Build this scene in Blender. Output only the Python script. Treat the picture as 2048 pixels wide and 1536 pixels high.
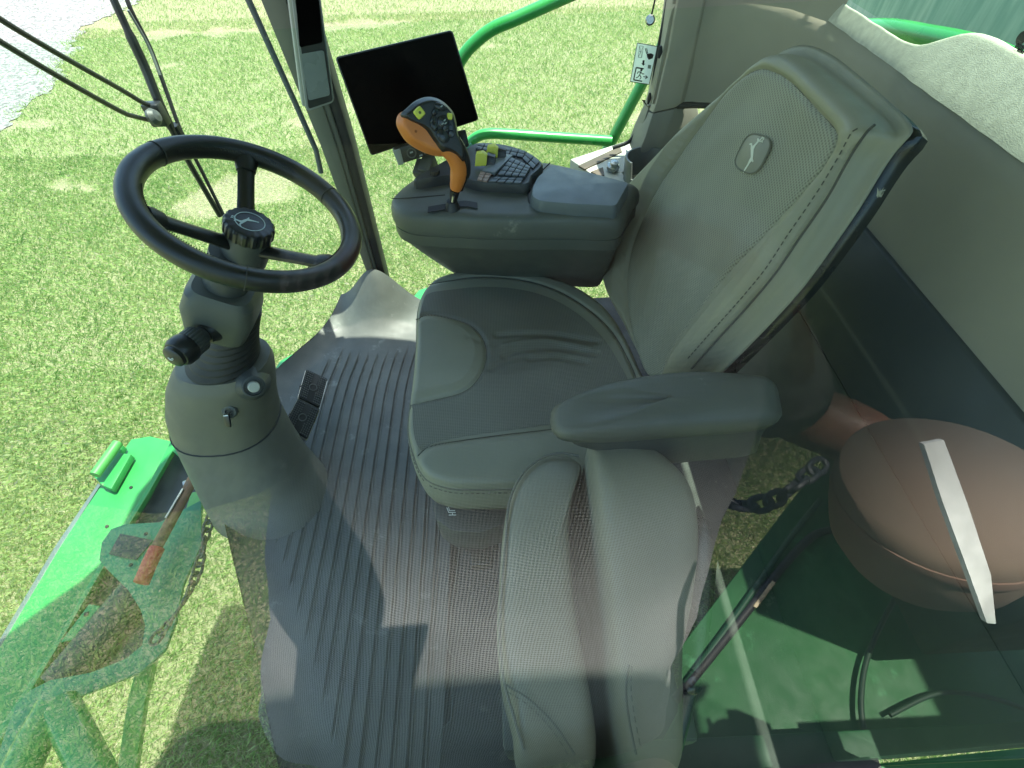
import bpy, bmesh, math, random
import numpy as np
from mathutils import Vector, Matrix, noise
random.seed(7); rng = np.random.default_rng(7)
PI = math.pi
for o in list(bpy.data.objects): bpy.data.objects.remove(o)
S = bpy.context.scene; COL = S.collection

# ---------------------------------------------------------------- camera
FPX = 1000.0; H = 1.33
eY = np.array([-64., -1228., FPX]); eY /= np.linalg.norm(eY)
eD = np.array([21., (FPX*FPX-64*21)/1228, FPX]); eD /= np.linalg.norm(eD)
eX = np.cross(eD, eY)
if eX[0] < 0: eX = -eX
cam = bpy.data.cameras.new('camera'); camo = bpy.data.objects.new('camera', cam); COL.objects.link(camo)
R = Matrix(((eX[0], -eX[1], -eX[2]), (eY[0], -eY[1], -eY[2]), (-eD[0], eD[1], eD[2])))
camo.matrix_world = Matrix.Translation((0, 0, H)) @ R.to_4x4()
cam.sensor_fit = 'HORIZONTAL'; cam.sensor_width = 36; cam.lens = 36*FPX/2048
cam.clip_start = 0.01; cam.clip_end = 500
S.camera = camo

# ---------------------------------------------------------------- sky, sun, exposure
SUN = Vector((0.21, 0.10, 1.0)).normalized()
elev = math.asin(SUN.z); az = math.atan2(SUN.x, SUN.y)
w = bpy.data.worlds.new('World'); S.world = w; w.use_nodes = True
nt = w.node_tree; nt.nodes.clear()
sk = nt.nodes.new('ShaderNodeTexSky'); sk.sky_type = 'NISHITA'; sk.sun_disc = False
sk.sun_elevation = elev; sk.sun_rotation = az; sk.air_density = 1.0; sk.dust_density = 1.5
bg = nt.nodes.new('ShaderNodeBackground'); bg.inputs[1].default_value = 0.15
wo = nt.nodes.new('ShaderNodeOutputWorld'); nt.links.new(sk.outputs[0], bg.inputs[0]); nt.links.new(bg.outputs[0], wo.inputs[0])
sl = bpy.data.lights.new('sun', 'SUN'); sl.energy = 4.2; sl.angle = math.radians(0.53); sl.color = (1, .96, .88)
so = bpy.data.objects.new('sun', sl); COL.objects.link(so); so.rotation_euler = SUN.to_track_quat('Z', 'Y').to_euler()
S.view_settings.view_transform = 'Standard'; S.view_settings.look = 'None'; S.view_settings.gamma = 1
S.view_settings.exposure = 1.7
S.render.engine = 'CYCLES'
S.cycles.max_bounces = 10; S.cycles.transparent_max_bounces = 16; S.cycles.diffuse_bounces = 5; S.cycles.glossy_bounces = 4

# ---------------------------------------------------------------- helpers
def ray(px, py):
    d = np.array([px-1024, py-768, FPX])/FPX
    return np.array([d@eX, d@eY, -(d@eD)])
C0 = np.array([0, 0, H])
def W(px, py, z=None, y=None, x=None):          # a point of the place seen in that direction, on a given plane of the cab
    r = ray(px, py)
    t = (z-H)/r[2] if z is not None else (y/r[1] if y is not None else x/r[0])
    return C0+r*t
def WP(px, py, o, n):
    r = ray(px, py); return C0+r*(np.dot(np.array(o)-C0, n)/np.dot(r, n))
G = 0.012                                        # the side window's plane
def MR(p): p = np.array(p, float); return np.array([p[0], 2*G-p[1], p[2]])   # where a thing seen in the window's reflection really stands
def VW(px, py, **k): return MR(W(px, py, **k))

def link(o, parent=None):
    COL.objects.link(o)
    if parent is not None: o.parent = parent
    return o
def tag(o, label=None, cat=None, group=None, kind=None):
    if label: o['label'] = label
    if cat: o['category'] = cat
    if group: o['group'] = group
    if kind: o['kind'] = kind
    return o
def empty(name, loc, label, cat, group=None):
    o = bpy.data.objects.new(name, None); o.location = loc; link(o); o.empty_display_size = .05
    return tag(o, label, cat, group)
def build(name, V, Fc, m, parent=None, sharp=35, bevel=0, thing=None):
    me = bpy.data.meshes.new(name)
    V = np.array([list(v) for v in V], float)
    off = np.array(parent_loc(parent)) if parent is not None else V.mean(0)
    me.from_pydata((V-off).tolist(), [], [list(map(int, f)) for f in Fc]); me.validate()
    bm = bmesh.new(); bm.from_mesh(me)
    bmesh.ops.recalc_face_normals(bm, faces=bm.faces)
    if bevel:
        es = [e for e in bm.edges if len(e.link_faces) == 2 and e.calc_face_angle() > math.radians(30)]
        bmesh.ops.bevel(bm, geom=es, offset=bevel, segments=2, profile=.5, affect='EDGES', clamp_overlap=True)
    for f in bm.faces: f.smooth = True
    for e in bm.edges:
        if len(e.link_faces) == 2 and e.calc_face_angle() > math.radians(sharp): e.smooth = False
    bm.to_mesh(me); bm.free()
    me.materials.append(m)
    o = bpy.data.objects.new(name, me); link(o, parent)
    if parent is None: o.location = off
    return o
def parent_loc(p):
    l = np.zeros(3)
    while p is not None:
        l = l+np.array(p.location); p = p.parent
    return l
class MB:                                        # collects shapes that make ONE mesh
    def __init__(s): s.V = []; s.F = []
    def add(s, V, F):
        b = len(s.V); s.V += [list(v) for v in V]; s.F += [[i+b for i in f] for f in F]; return s
    def build(s, name, m, parent=None, **k): return build(name, s.V, s.F, m, parent, **k)
def norm(v): v = np.array(v, float); return v/np.linalg.norm(v)
def smooth(pts, n=8, closed=False):
    P = [np.array(p, float) for p in pts]; out = []; N = len(P)
    for i in range(N if closed else N-1):
        p0 = P[(i-1) % N] if closed or i > 0 else 2*P[0]-P[1]
        p1 = P[i]; p2 = P[(i+1) % N]
        p3 = P[(i+2) % N] if closed or i+2 < N else 2*P[-1]-P[-2]
        for j in range(n):
            t = j/n
            out.append(.5*((2*p1)+(-p0+p2)*t+(2*p0-5*p1+4*p2-p3)*t*t+(-p0+3*p1-3*p2+p3)*t**3))
    if not closed: out.append(P[-1])
    return out
def resample(P, n, closed=True):
    P = np.array(P); Q = np.vstack([P, P[:1]]) if closed else P
    d = np.r_[0, np.cumsum(np.linalg.norm(np.diff(Q, axis=0), axis=1))]
    t = np.linspace(0, d[-1], n, endpoint=not closed)
    return np.stack([np.interp(t, d, Q[:, k]) for k in range(Q.shape[1])], 1)
def tube(pts, r, n=12, closed=False, cap=True, ry=None, up=None):
    P = [np.array(p, float) for p in pts]; N = len(P); V = []; F = []
    rr = r if hasattr(r, '__len__') else [r]*N
    T = []
    for i in range(N):
        a = P[(i-1) % N] if closed or i > 0 else P[i]; b = P[(i+1) % N] if closed or i < N-1 else P[i]
        T.append(norm(b-a))
    u = np.array(up if up is not None else ([0, 0, 1] if abs(T[0][2]) < .9 else [1, 0, 0]), float)
    for i in range(N):
        u = norm(u-T[i]*np.dot(u, T[i])); v = np.cross(T[i], u)
        for k in range(n):
            a = 2*PI*k/n
            V.append(P[i]+rr[i]*(math.cos(a)*u*(ry or 1)+math.sin(a)*v))
    for i in range(N if closed else N-1):
        j = (i+1) % N
        for k in range(n):
            F.append([i*n+k, i*n+(k+1) % n, j*n+(k+1) % n, j*n+k])
    if cap and not closed: F += [list(range(n))[::-1], [(N-1)*n+k for k in range(n)]]
    return V, F
def loft(rings, cap0=True, cap1=True, closed=True):
    V = []; F = []; n = len(rings[0])
    for r in rings: V += [list(p) for p in r]
    m = n if closed else n-1
    for i in range(len(rings)-1):
        for k in range(m):
            F.append([i*n+k, i*n+(k+1) % n, (i+1)*n+(k+1) % n, (i+1)*n+k])
    if cap0: F.append(list(range(n))[::-1])
    if cap1: F.append([(len(rings)-1)*n+k for k in range(n)])
    return V, F
def box(c, s, R=None):
    c = np.array(c, float); V = []
    for x in (-.5, .5):
        for y in (-.5, .5):
            for z in (-.5, .5):
                p = np.array([x*s[0], y*s[1], z*s[2]]); V.append(c+(R@p if R is not None else p))
    return V, [[0, 1, 3, 2], [4, 6, 7, 5], [0, 4, 5, 1], [2, 3, 7, 6], [0, 2, 6, 4], [1, 5, 7, 3]]
def bar(a, b, wd, th, up=(0, 0, 1)):             # box from a to b
    a = np.array(a, float); b = np.array(b, float); d = norm(b-a); v = norm(np.cross(up, d)); u = np.cross(d, v)
    R = np.stack([d, v, u], 1); return box((a+b)/2, (np.linalg.norm(b-a), wd, th), R)
def slab(pts, ext):                              # planar outline swept by a vector
    P = [np.array(p, float) for p in pts]; e = np.array(ext, float)
    return loft([P, [p+e for p in P]])
def arc(c, r, u, v, n=24, a0=0, a1=2*PI, closed=True):
    return [np.array(c)+r*(math.cos(a)*np.array(u)+math.sin(a)*np.array(v)) for a in (np.linspace(a0, a1, n, endpoint=not closed))]
def lathe(o, ax, prof, n=32, wob=None):          # prof: (radius, height)
    ax = norm(ax); u = norm(np.cross(ax, [0, 1, 0.02])); v = np.cross(ax, u)
    rings = []
    for r, h in prof:
        rings.append([np.array(o)+ax*h+(r*(wob(k) if wob and abs(r) > 0 else 1))*(math.cos(2*PI*k/n)*u+math.sin(2*PI*k/n)*v) for k in range(n)])
    return loft(rings)
class Fr:                                        # a flat frame on a surface
    def __init__(s, o, u, v): s.o = np.array(o, float); s.u = norm(u); v = np.array(v, float); s.v = norm(v-s.u*np.dot(v, s.u)); s.n = np.cross(s.u, s.v)
    def p(s, a, b, c=0): return s.o+a*s.u+b*s.v+c*s.n
    def ab(s, P): d = np.array(P)-s.o; return np.array([d@s.u, d@s.v])
    def px(s, x, y): return s.ab(WP(x, y, s.o, s.n))
def seg_dist(P, L):
    P = np.asarray(P, float); best = np.full(len(P), 1e9)
    for a, b in zip(L[:-1], L[1:]):
        a = np.asarray(a, float); b = np.asarray(b, float); d = b-a
        t = np.clip(((P-a)@d)/max(d@d, 1e-12), 0, 1)
        best = np.minimum(best, np.linalg.norm(P-(a+t[:, None]*d), axis=1))
    return best
def inside(P, L):
    P = np.asarray(P, float); L = np.asarray(L, float); c = np.zeros(len(P), bool); n = len(L)
    for i in range(n):
        a = L[i]; b = L[(i+1) % n]
        if a[1] == b[1]: continue
        m = ((a[1] > P[:, 1]) != (b[1] > P[:, 1])) & (P[:, 0] < (b[0]-a[0])*(P[:, 1]-a[1])/(b[1]-a[1])+a[0]); c ^= m
    return c
def pillow(fr, outline, T, r, disp=None, K=70, n=260, side=4, bulge=.006, tb=None):
    """cushion: face with rounded rim, side wall of depth T, back face. outline in frame (a,b)"""
    O = resample(outline, n); c = O.mean(0); rings = []
    for k in range(1, K+1):
        s = (k/K)**.8
        q = c+(O-c)*s
        d = (1-s)*np.linalg.norm(O-c, axis=1); x = np.clip(d/r, 0, 1)
        h = -r*(1-np.sqrt(np.clip(1-(1-x)**2, 0, 1)))
        if disp is not None: h = h+disp(q)
        rings.append([fr.p(a, b, z) for (a, b), z in zip(q, h)])
    hc = disp(c[None])[0] if disp is not None else 0
    dr = (O-c)/np.linalg.norm(O-c, axis=1)[:, None]
    for k in range(1, side+1):
        t = k/side; e = bulge*math.sin(PI*t)
        rings.append([fr.p(a+e*dx, b+e*dy, -r-(T-r)*t) for (a, b), (dx, dy) in zip(O, dr)])
    q = c+(O-c)*.93; rings.append([fr.p(a, b, -T-.008) for a, b in q])
    V, F = loft(rings, cap0=False)
    V.append(list(fr.p(c[0], c[1], hc))); ci = len(V)-1
    for k in range(n): F.append([ci, (k+1) % n, k])
    return V, F
def dashes(P, L=.005, gap=.0035, r=.0007):       # stitches along a 3D line
    P = np.array(P); d = np.r_[0, np.cumsum(np.linalg.norm(np.diff(P, axis=0), axis=1))]; mb = MB(); t = 0
    f = lambda s: np.array([np.interp(s, d, P[:, k]) for k in range(3)])
    while t+L < d[-1]:
        mb.add(*tube([f(t), f(t+L/2), f(t+L)], r, 5)); t += L+gap
    return mb
def text_obj(name, s, fr, a, b, size, m, parent, c=.0008, rot=0, align='CENTER'):
    cu = bpy.data.curves.new(name, 'FONT'); cu.body = s; cu.size = size; cu.align_x = align; cu.align_y = 'CENTER'; cu.extrude = .0002; cu.resolution_u = 2
    cu.materials.append(m)
    o = bpy.data.objects.new(name, cu); COL.objects.link(o)
    u = fr.u*math.cos(rot)+fr.v*math.sin(rot); v = -fr.u*math.sin(rot)+fr.v*math.cos(rot); p = fr.p(a, b, c)
    M = Matrix(((u[0], v[0], fr.n[0], p[0]), (u[1], v[1], fr.n[1], p[1]), (u[2], v[2], fr.n[2], p[2]), (0, 0, 0, 1)))
    bpy.context.view_layer.update()
    me = bpy.data.meshes.new_from_object(o.evaluated_get(bpy.context.evaluated_depsgraph_get())); me.transform(M)
    V = [v.co[:] for v in me.vertices]; Fc = [p.vertices[:] for p in me.polygons]
    bpy.data.objects.remove(o)
    return build(name, V, Fc, m, parent)

# ---------------------------------------------------------------- materials
MATS = {}
def mat(name, col, rough=.5, metal=0, var=.12, vscale=6, bump=0, bscale=900, bdist=.0004, spec=.5, coat=0, dirt=None, dirt_amt=.0, dscale=9, bump2=0, b2scale=40, sss=0):
    if name in MATS: return MATS[name]
    m = bpy.data.materials.new(name); m.use_nodes = True; t = m.node_tree; N = t.nodes; L = t.links
    b = N['Principled BSDF']; b.inputs['Roughness'].default_value = rough; b.inputs['Metallic'].default_value = metal
    b.inputs['Specular IOR Level'].default_value = spec; b.inputs['Coat Weight'].default_value = coat
    tc = N.new('ShaderNodeTexCoord')
    n1 = N.new('ShaderNodeTexNoise'); n1.inputs['Scale'].default_value = vscale; n1.inputs['Detail'].default_value = 8; L.new(tc.outputs['Object'], n1.inputs['Vector'])
    r1 = N.new('ShaderNodeMapRange'); r1.inputs['From Min'].default_value = .3; r1.inputs['From Max'].default_value = .7
    r1.inputs['To Min'].default_value = 1-var; r1.inputs['To Max'].default_value = 1+var; L.new(n1.outputs['Fac'], r1.inputs['Value'])
    mx = N.new('ShaderNodeVectorMath'); mx.operation = 'SCALE'; mx.inputs[0].default_value = col; L.new(r1.outputs[0], mx.inputs['Scale'])
    out = mx.outputs[0]
    if dirt is not None:
        n2 = N.new('ShaderNodeTexNoise'); n2.inputs['Scale'].default_value = dscale; n2.inputs['Detail'].default_value = 12; n2.inputs['Roughness'].default_value = .7; L.new(tc.outputs['Object'], n2.inputs['Vector'])
        r2 = N.new('ShaderNodeMapRange'); r2.inputs['From Min'].default_value = .6-dirt_amt; r2.inputs['From Max'].default_value = .68-dirt_amt*.5; L.new(n2.outputs['Fac'], r2.inputs['Value'])
        mm = N.new('ShaderNodeMix'); mm.data_type = 'RGBA'; L.new(r2.outputs[0], mm.inputs['Factor']); L.new(out, mm.inputs[6]); mm.inputs[7].default_value = (*dirt, 1); out = mm.outputs[2]
    L.new(out, b.inputs['Base Color'])
    rr = N.new('ShaderNodeMapRange'); rr.inputs['From Min'].default_value = .3; rr.inputs['From Max'].default_value = .7; rr.inputs['To Min'].default_value = max(0, rough-.08); rr.inputs['To Max'].default_value = min(1, rough+.1)
    n3 = N.new('ShaderNodeTexNoise'); n3.inputs['Scale'].default_value = vscale*3; n3.inputs['Detail'].default_value = 6; L.new(tc.outputs['Object'], n3.inputs['Vector']); L.new(n3.outputs['Fac'], rr.inputs['Value']); L.new(rr.outputs[0], b.inputs['Roughness'])
    if bump or bump2:
        h = None
        if bump:
            n4 = N.new('ShaderNodeTexVoronoi'); n4.inputs['Scale'].default_value = bscale; L.new(tc.outputs['Object'], n4.inputs['Vector'])
            bp = N.new('ShaderNodeBump'); bp.inputs['Strength'].default_value = bump; bp.inputs['Distance'].default_value = bdist; L.new(n4.outputs['Distance'], bp.inputs['Height']); h = bp
        if bump2:
            n5 = N.new('ShaderNodeTexNoise'); n5.inputs['Scale'].default_value = b2scale; n5.inputs['Detail'].default_value = 4; L.new(tc.outputs['Object'], n5.inputs['Vector'])
            bq = N.new('ShaderNodeBump'); bq.inputs['Strength'].default_value = bump2; bq.inputs['Distance'].default_value = .003; L.new(n5.outputs['Fac'], bq.inputs['Height'])
            if h: L.new(h.outputs[0], bq.inputs['Normal'])
            h = bq
        L.new(h.outputs[0], b.inputs['Normal'])
    MATS[name] = m; return m
def weave(name, col, col2, scale, rough=.8, axes=(0, 1), rot=0, bump=.6, u=None, v=None, dist=.0006, hole=.25, wob=0):
    """cloth: small regular cells, along two directions u and v"""
    m = bpy.data.materials.new(name); m.use_nodes = True; t = m.node_tree; N = t.nodes; L = t.links
    b = N['Principled BSDF']; b.inputs['Roughness'].default_value = rough
    tc = N.new('ShaderNodeTexCoord'); src = tc.outputs['Object']
    if wob:
        nz = N.new('ShaderNodeTexNoise'); nz.inputs['Scale'].default_value = 9; L.new(src, nz.inputs['Vector'])
        ad = N.new('ShaderNodeVectorMath'); ad.operation = 'MULTIPLY_ADD'; L.new(nz.outputs['Color'], ad.inputs[0]); ad.inputs[1].default_value = (wob,)*3; L.new(src, ad.inputs[2]); src = ad.outputs[0]
    def wave(d, ph=0):
        dt = N.new('ShaderNodeVectorMath'); dt.operation = 'DOT_PRODUCT'; L.new(src, dt.inputs[0]); dt.inputs[1].default_value = [float(x) for x in d]
        ml = N.new('ShaderNodeMath'); ml.operation = 'MULTIPLY_ADD'; L.new(dt.outputs['Value'], ml.inputs[0]); ml.inputs[1].default_value = scale; ml.inputs[2].default_value = ph
        sn = N.new('ShaderNodeMath'); sn.operation = 'SINE'; L.new(ml.outputs[0], sn.inputs[0]); return sn.outputs[0]
    a = wave(u); c = wave(v)
    mu = N.new('ShaderNodeMath'); mu.operation = 'MULTIPLY'; L.new(a, mu.inputs[0]); L.new(c, mu.inputs[1])
    mr = N.new('ShaderNodeMapRange'); mr.inputs['From Min'].default_value = hole-.35; mr.inputs['From Max'].default_value = hole+.35; L.new(mu.outputs[0], mr.inputs['Value'])
    n1 = N.new('ShaderNodeTexNoise'); n1.inputs['Scale'].default_value = 5; n1.inputs['Detail'].default_value = 8; L.new(tc.outputs['Object'], n1.inputs['Vector'])
    r1 = N.new('ShaderNodeMapRange'); r1.inputs['From Min'].default_value = .3; r1.inputs['From Max'].default_value = .7; r1.inputs['To Min'].default_value = .88; r1.inputs['To Max'].default_value = 1.12; L.new(n1.outputs['Fac'], r1.inputs['Value'])
    mx = N.new('ShaderNodeMix'); mx.data_type = 'RGBA'; L.new(mr.outputs[0], mx.inputs['Factor']); mx.inputs[6].default_value = (*col, 1); mx.inputs[7].default_value = (*col2, 1)
    sc = N.new('ShaderNodeVectorMath'); sc.operation = 'SCALE'; L.new(mx.outputs[2], sc.inputs[0]); L.new(r1.outputs[0], sc.inputs['Scale'])
    L.new(sc.outputs[0], b.inputs['Base Color'])
    bp = N.new('ShaderNodeBump'); bp.invert = True; bp.inputs['Strength'].default_value = bump; bp.inputs['Distance'].default_value = dist; L.new(mr.outputs[0], bp.inputs['Height']); L.new(bp.outputs[0], b.inputs['Normal'])
    MATS[name] = m; return m
def glass(name, tint=(.93, .985, .95), gain=1.0, power=2.0):
    """thin pane: clear transmission plus the mirror reflection a real two-sided sheet has (Fresnel)"""
    m = bpy.data.materials.new(name); m.use_nodes = True; t = m.node_tree; N = t.nodes; L = t.links; N.clear()
    tr = N.new('ShaderNodeBsdfTransparent'); tr.inputs[0].default_value = (*tint, 1)
    gl = N.new('ShaderNodeBsdfGlossy'); gl.inputs['Roughness'].default_value = 0; gl.inputs[0].default_value = (.97, 1, .98, 1)
    fr = N.new('ShaderNodeFresnel'); fr.inputs['IOR'].default_value = 1.52
    # flip the IOR for back faces so that a thin sheet reads the same from either side
    ge = N.new('ShaderNodeNewGeometry'); mi = N.new('ShaderNodeMapRange'); mi.inputs['To Min'].default_value = 1.52; mi.inputs['To Max'].default_value = 1/1.52
    L.new(ge.outputs['Backfacing'], mi.inputs['Value']); L.new(mi.outputs[0], fr.inputs['IOR'])
    a = N.new('ShaderNodeMath'); a.operation = 'MULTIPLY'; a.inputs[1].default_value = 2*gain; L.new(fr.outputs[0], a.inputs[0])
    b = N.new('ShaderNodeMath'); b.operation = 'ADD'; b.inputs[1].default_value = 1; L.new(fr.outputs[0], b.inputs[0])
    c = N.new('ShaderNodeMath'); c.operation = 'DIVIDE'; c.use_clamp = True; L.new(a.outputs[0], c.inputs[0]); L.new(b.outputs[0], c.inputs[1])
    pw = N.new('ShaderNodeMapRange'); pw.inputs['From Min'].default_value = .17; pw.inputs['From Max'].default_value = .44; pw.inputs['To Min'].default_value = .010; pw.inputs['To Max'].default_value = .25; L.new(c.outputs[0], pw.inputs['Value'])
    mi_ = N.new('ShaderNodeMath'); mi_.operation = 'MINIMUM'; mi_.inputs[1].default_value = .27; L.new(pw.outputs[0], mi_.inputs[0])
    mx = N.new('ShaderNodeMixShader'); L.new(mi_.outputs[0], mx.inputs[0]); L.new(tr.outputs[0], mx.inputs[1]); L.new(gl.outputs[0], mx.inputs[2])
    o = N.new('ShaderNodeOutputMaterial'); L.new(mx.outputs[0], o.inputs[0]); return m

LEA = mat('leather_olive', (.20, .20, .15), .42, bump=.5, bscale=1100, bdist=.0005, var=.08, bump2=.12, b2scale=70)
LEA2 = mat('leather_side', (.22, .208, .145), .5, bump=.4, bscale=1100, var=.08, bump2=.15, b2scale=50)
PL_DK = mat('plastic_dark', (.055, .06, .055), .45, bump=.3, bscale=1600, var=.1, dirt=(.11, .11, .09), dirt_amt=-.02)
PL_BLK = mat('plastic_black', (.012, .013, .013), .35, var=.15)
PL_GRY = mat('plastic_grey', (.075, .08, .066), .48, bump=.35, bscale=1400, var=.08, dirt=(.14, .135, .105), dirt_amt=-.04)
PL_LID = mat('plastic_lid', (.10, .115, .12), .38, bump=.4, bscale=1500, var=.12, vscale=12, dirt=(.15, .16, .16), dirt_amt=0)
COWL = mat('cowl_plastic', (.112, .108, .08), .5, bump=.3, bscale=1500, var=.07, dirt=(.17, .16, .12), dirt_amt=-.05)
RUB = mat('rubber_black', (.016, .017, .016), .6, var=.2)
WHEEL = mat('wheel_leather', (.011, .012, .010), .36, bump=.35, bscale=800, var=.1)
SCREEN = mat('screen_glass', (.002, .002, .002), .22, var=0)
SCREEN.node_tree.nodes['Principled BSDF'].inputs['Specular IOR Level'].default_value = .02
ORANGE = mat('orange_plastic', (.62, .18, .03), .42, var=.05, bump=.15, bscale=1500)
YEL = mat('yellow_key', (.62, .62, .08), .45, var=.04)
GREEN = mat('green_paint', (.028, .26, .055), .32, var=.1, coat=.3, bump2=.05, b2scale=15, dirt=(.10, .36, .13), dirt_amt=-.01, dscale=5)
GREEN_W = mat('green_worn', (.03, .25, .06), .4, var=.12, dirt=(.36, .27, .2), dirt_amt=-.03, dscale=6, bump2=.15, b2scale=20)
BLKP = mat('black_sheet', (.03, .034, .033), .4, var=.25, dirt=(.2, .19, .16), dirt_amt=-.05, dscale=16)
BEIGE = mat('beige_trim', (.315, .29, .22), .62, var=.05, bump=.4, bscale=1300, bump2=.05)
CARPET = mat('beige_carpet', (.56, .54, .44), .95, var=.12, vscale=70, bump=.25, bscale=500, bdist=.001)
MATF = mat('floor_rubber', (.088, .092, .083), .5, var=.2, vscale=10, bump=.3, bscale=1500, dirt=(.17, .175, .16), dirt_amt=.01, dscale=14)
MAT2 = mat('floor_dark', (.045, .044, .04), .7, var=.2, bump=.6, bscale=600, dirt=(.13, .12, .1), dirt_amt=0)
STEEL = mat('bare_steel', (.45, .45, .42), .3, metal=1, var=.1)
RUST = mat('rusty_steel', (.22, .12, .06), .75, var=.35, vscale=30, dirt=(.10, .07, .05), dirt_amt=.05)
REDG = mat('red_grip', (.45, .06, .04), .5, var=.15)
STITCH = mat('thread', (.05, .05, .04), .8)
STITCHL = mat('thread_light', (.13, .13, .10), .8)
WHT = mat('print_white', (.62, .66, .62), .5, var=0)
BLKI = mat('print_black', (.012, .012, .012), .6, var=0)
GLASS = glass('clear_glass', gain=.8); GLASS_S = glass('side_glass', tint=(.88, .985, .91), gain=1.0)
GLASS_R = glass('rear_glass', tint=(.72, .86, .78))
SKIN = mat('skin', (.25, .11, .065), .5, var=.12, vscale=25, bump2=.3, b2scale=60)
SKIN.node_tree.nodes['Principled BSDF'].inputs['Subsurface Weight'].default_value = .1
CAPM = mat('cap_cloth', (.19, .13, .09), .9, var=.08, bump=.8, bscale=900)
JEANS = mat('jeans', (.07, .12, .24), .85, var=.25, vscale=40, bump=.8, bscale=900)

# ================================================================ GROUND
GZ = -1.95
def groundmat():
    m = bpy.data.materials.new('lawn_soil'); m.use_nodes = True; t = m.node_tree; N = t.nodes; L = t.links; b = N['Principled BSDF']; b.inputs['Roughness'].default_value = 1
    tc = N.new('ShaderNodeTexCoord')
    def nz(s, d=8, r=.6):
        n = N.new('ShaderNodeTexNoise'); n.inputs['Scale'].default_value = s; n.inputs['Detail'].default_value = d; n.inputs['Roughness'].default_value = r; L.new(tc.outputs['Object'], n.inputs['Vector']); return n.outputs['Fac']
    cr = N.new('ShaderNodeValToRGB'); cr.color_ramp.elements[0].position = .35; cr.color_ramp.elements[0].color = (.08, .13, .035, 1); cr.color_ramp.elements[1].position = .65; cr.color_ramp.elements[1].color = (.34, .30, .19, 1)
    L.new(nz(38, 10, .75), cr.inputs[0]); L.new(cr.outputs[0], b.inputs['Base Color'])
    bp = N.new('ShaderNodeBump'); bp.inputs['Strength'].default_value = 1; bp.inputs['Distance'].default_value = .02; L.new(nz(60), bp.inputs['Height']); L.new(bp.outputs[0], b.inputs['Normal'])
    return m
V = []; F = []; g = [-250, -60, -30]+list(np.arange(-14, 14.1, 1.0))+[30, 60, 250]
for y in g:
    for x in g: V.append((x, y, GZ))
n = len(g)
for j in range(n-1):
    for i in range(n-1): F.append([j*n+i, j*n+i+1, (j+1)*n+i+1, (j+1)*n+i])
go = build('ground', V, F, groundmat()); tag(go, kind='structure')
# gravel road in the far corner: irregular edge
GR = [W(x, y, z=GZ)[:2] for x, y in [(-250, 420), (0, 262), (60, 200), (110, 165), (150, 95), (165, 60), (230, 25), (330, -20), (520, -120)]]
GRe = [np.array(p) for p in smooth(GR, 30)]
GRe = [p+np.array([noise.noise(Vector((p[0]*2.7, p[1]*2.7, 1)))*.25+noise.noise(Vector((p[0]*9, p[1]*9, 1)))*.12, noise.noise(Vector((p[0]*2.7, p[1]*2.7, 9)))*.25+noise.noise(Vector((p[0]*9, p[1]*9, 3)))*.12]) for p in GRe]
out = [GRe[-1]+np.array([2, 30]), GRe[0]+np.array([-60, 30]), GRe[0]+np.array([-60, -3])]
gpoly = [(p[0], p[1], GZ+.012) for p in GRe]+[(p[0], p[1], GZ+.012) for p in out]
def gravelmat():
    m = bpy.data.materials.new('gravel'); m.use_nodes = True; t = m.node_tree; N = t.nodes; L = t.links; b = N['Principled BSDF']; b.inputs['Roughness'].default_value = .9
    tc = N.new('ShaderNodeTexCoord'); v = N.new('ShaderNodeTexVoronoi'); v.inputs['Scale'].default_value = 26; L.new(tc.outputs['Object'], v.inputs['Vector'])
    cr = N.new('ShaderNodeValToRGB'); cr.color_ramp.elements[0].color = (.11, .108, .10, 1); cr.color_ramp.elements[1].color = (.32, .315, .30, 1)
    sx = N.new('ShaderNodeSeparateColor'); L.new(v.outputs['Color'], sx.inputs[0]); L.new(sx.outputs[0], cr.inputs[0]); L.new(cr.outputs[0], b.inputs['Base Color'])
    bp = N.new('ShaderNodeBump'); bp.invert = True; bp.inputs['Strength'].default_value = 1; bp.inputs['Distance'].default_value = .03; L.new(v.outputs['Distance'], bp.inputs['Height']); L.new(bp.outputs[0], b.inputs['Normal'])
    return m
GRAVEL = gravelmat()
me = bpy.data.meshes.new('gravel_road'); me.from_pydata([(p[0], p[1], p[2]) for p in gpoly], [], [list(range(len(gpoly)))]); me.materials.append(GRAVEL)
o = bpy.data.objects.new('gravel_road', me); link(o); tag(o, kind='structure')
bm = bmesh.new(); bm.from_mesh(me); bmesh.ops.triangulate(bm, faces=bm.faces); bmesh.ops.recalc_face_normals(bm, faces=bm.faces)
for f in bm.faces:
    if f.normal.z < 0: f.normal_flip()
bm.to_mesh(me); bm.free()
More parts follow.
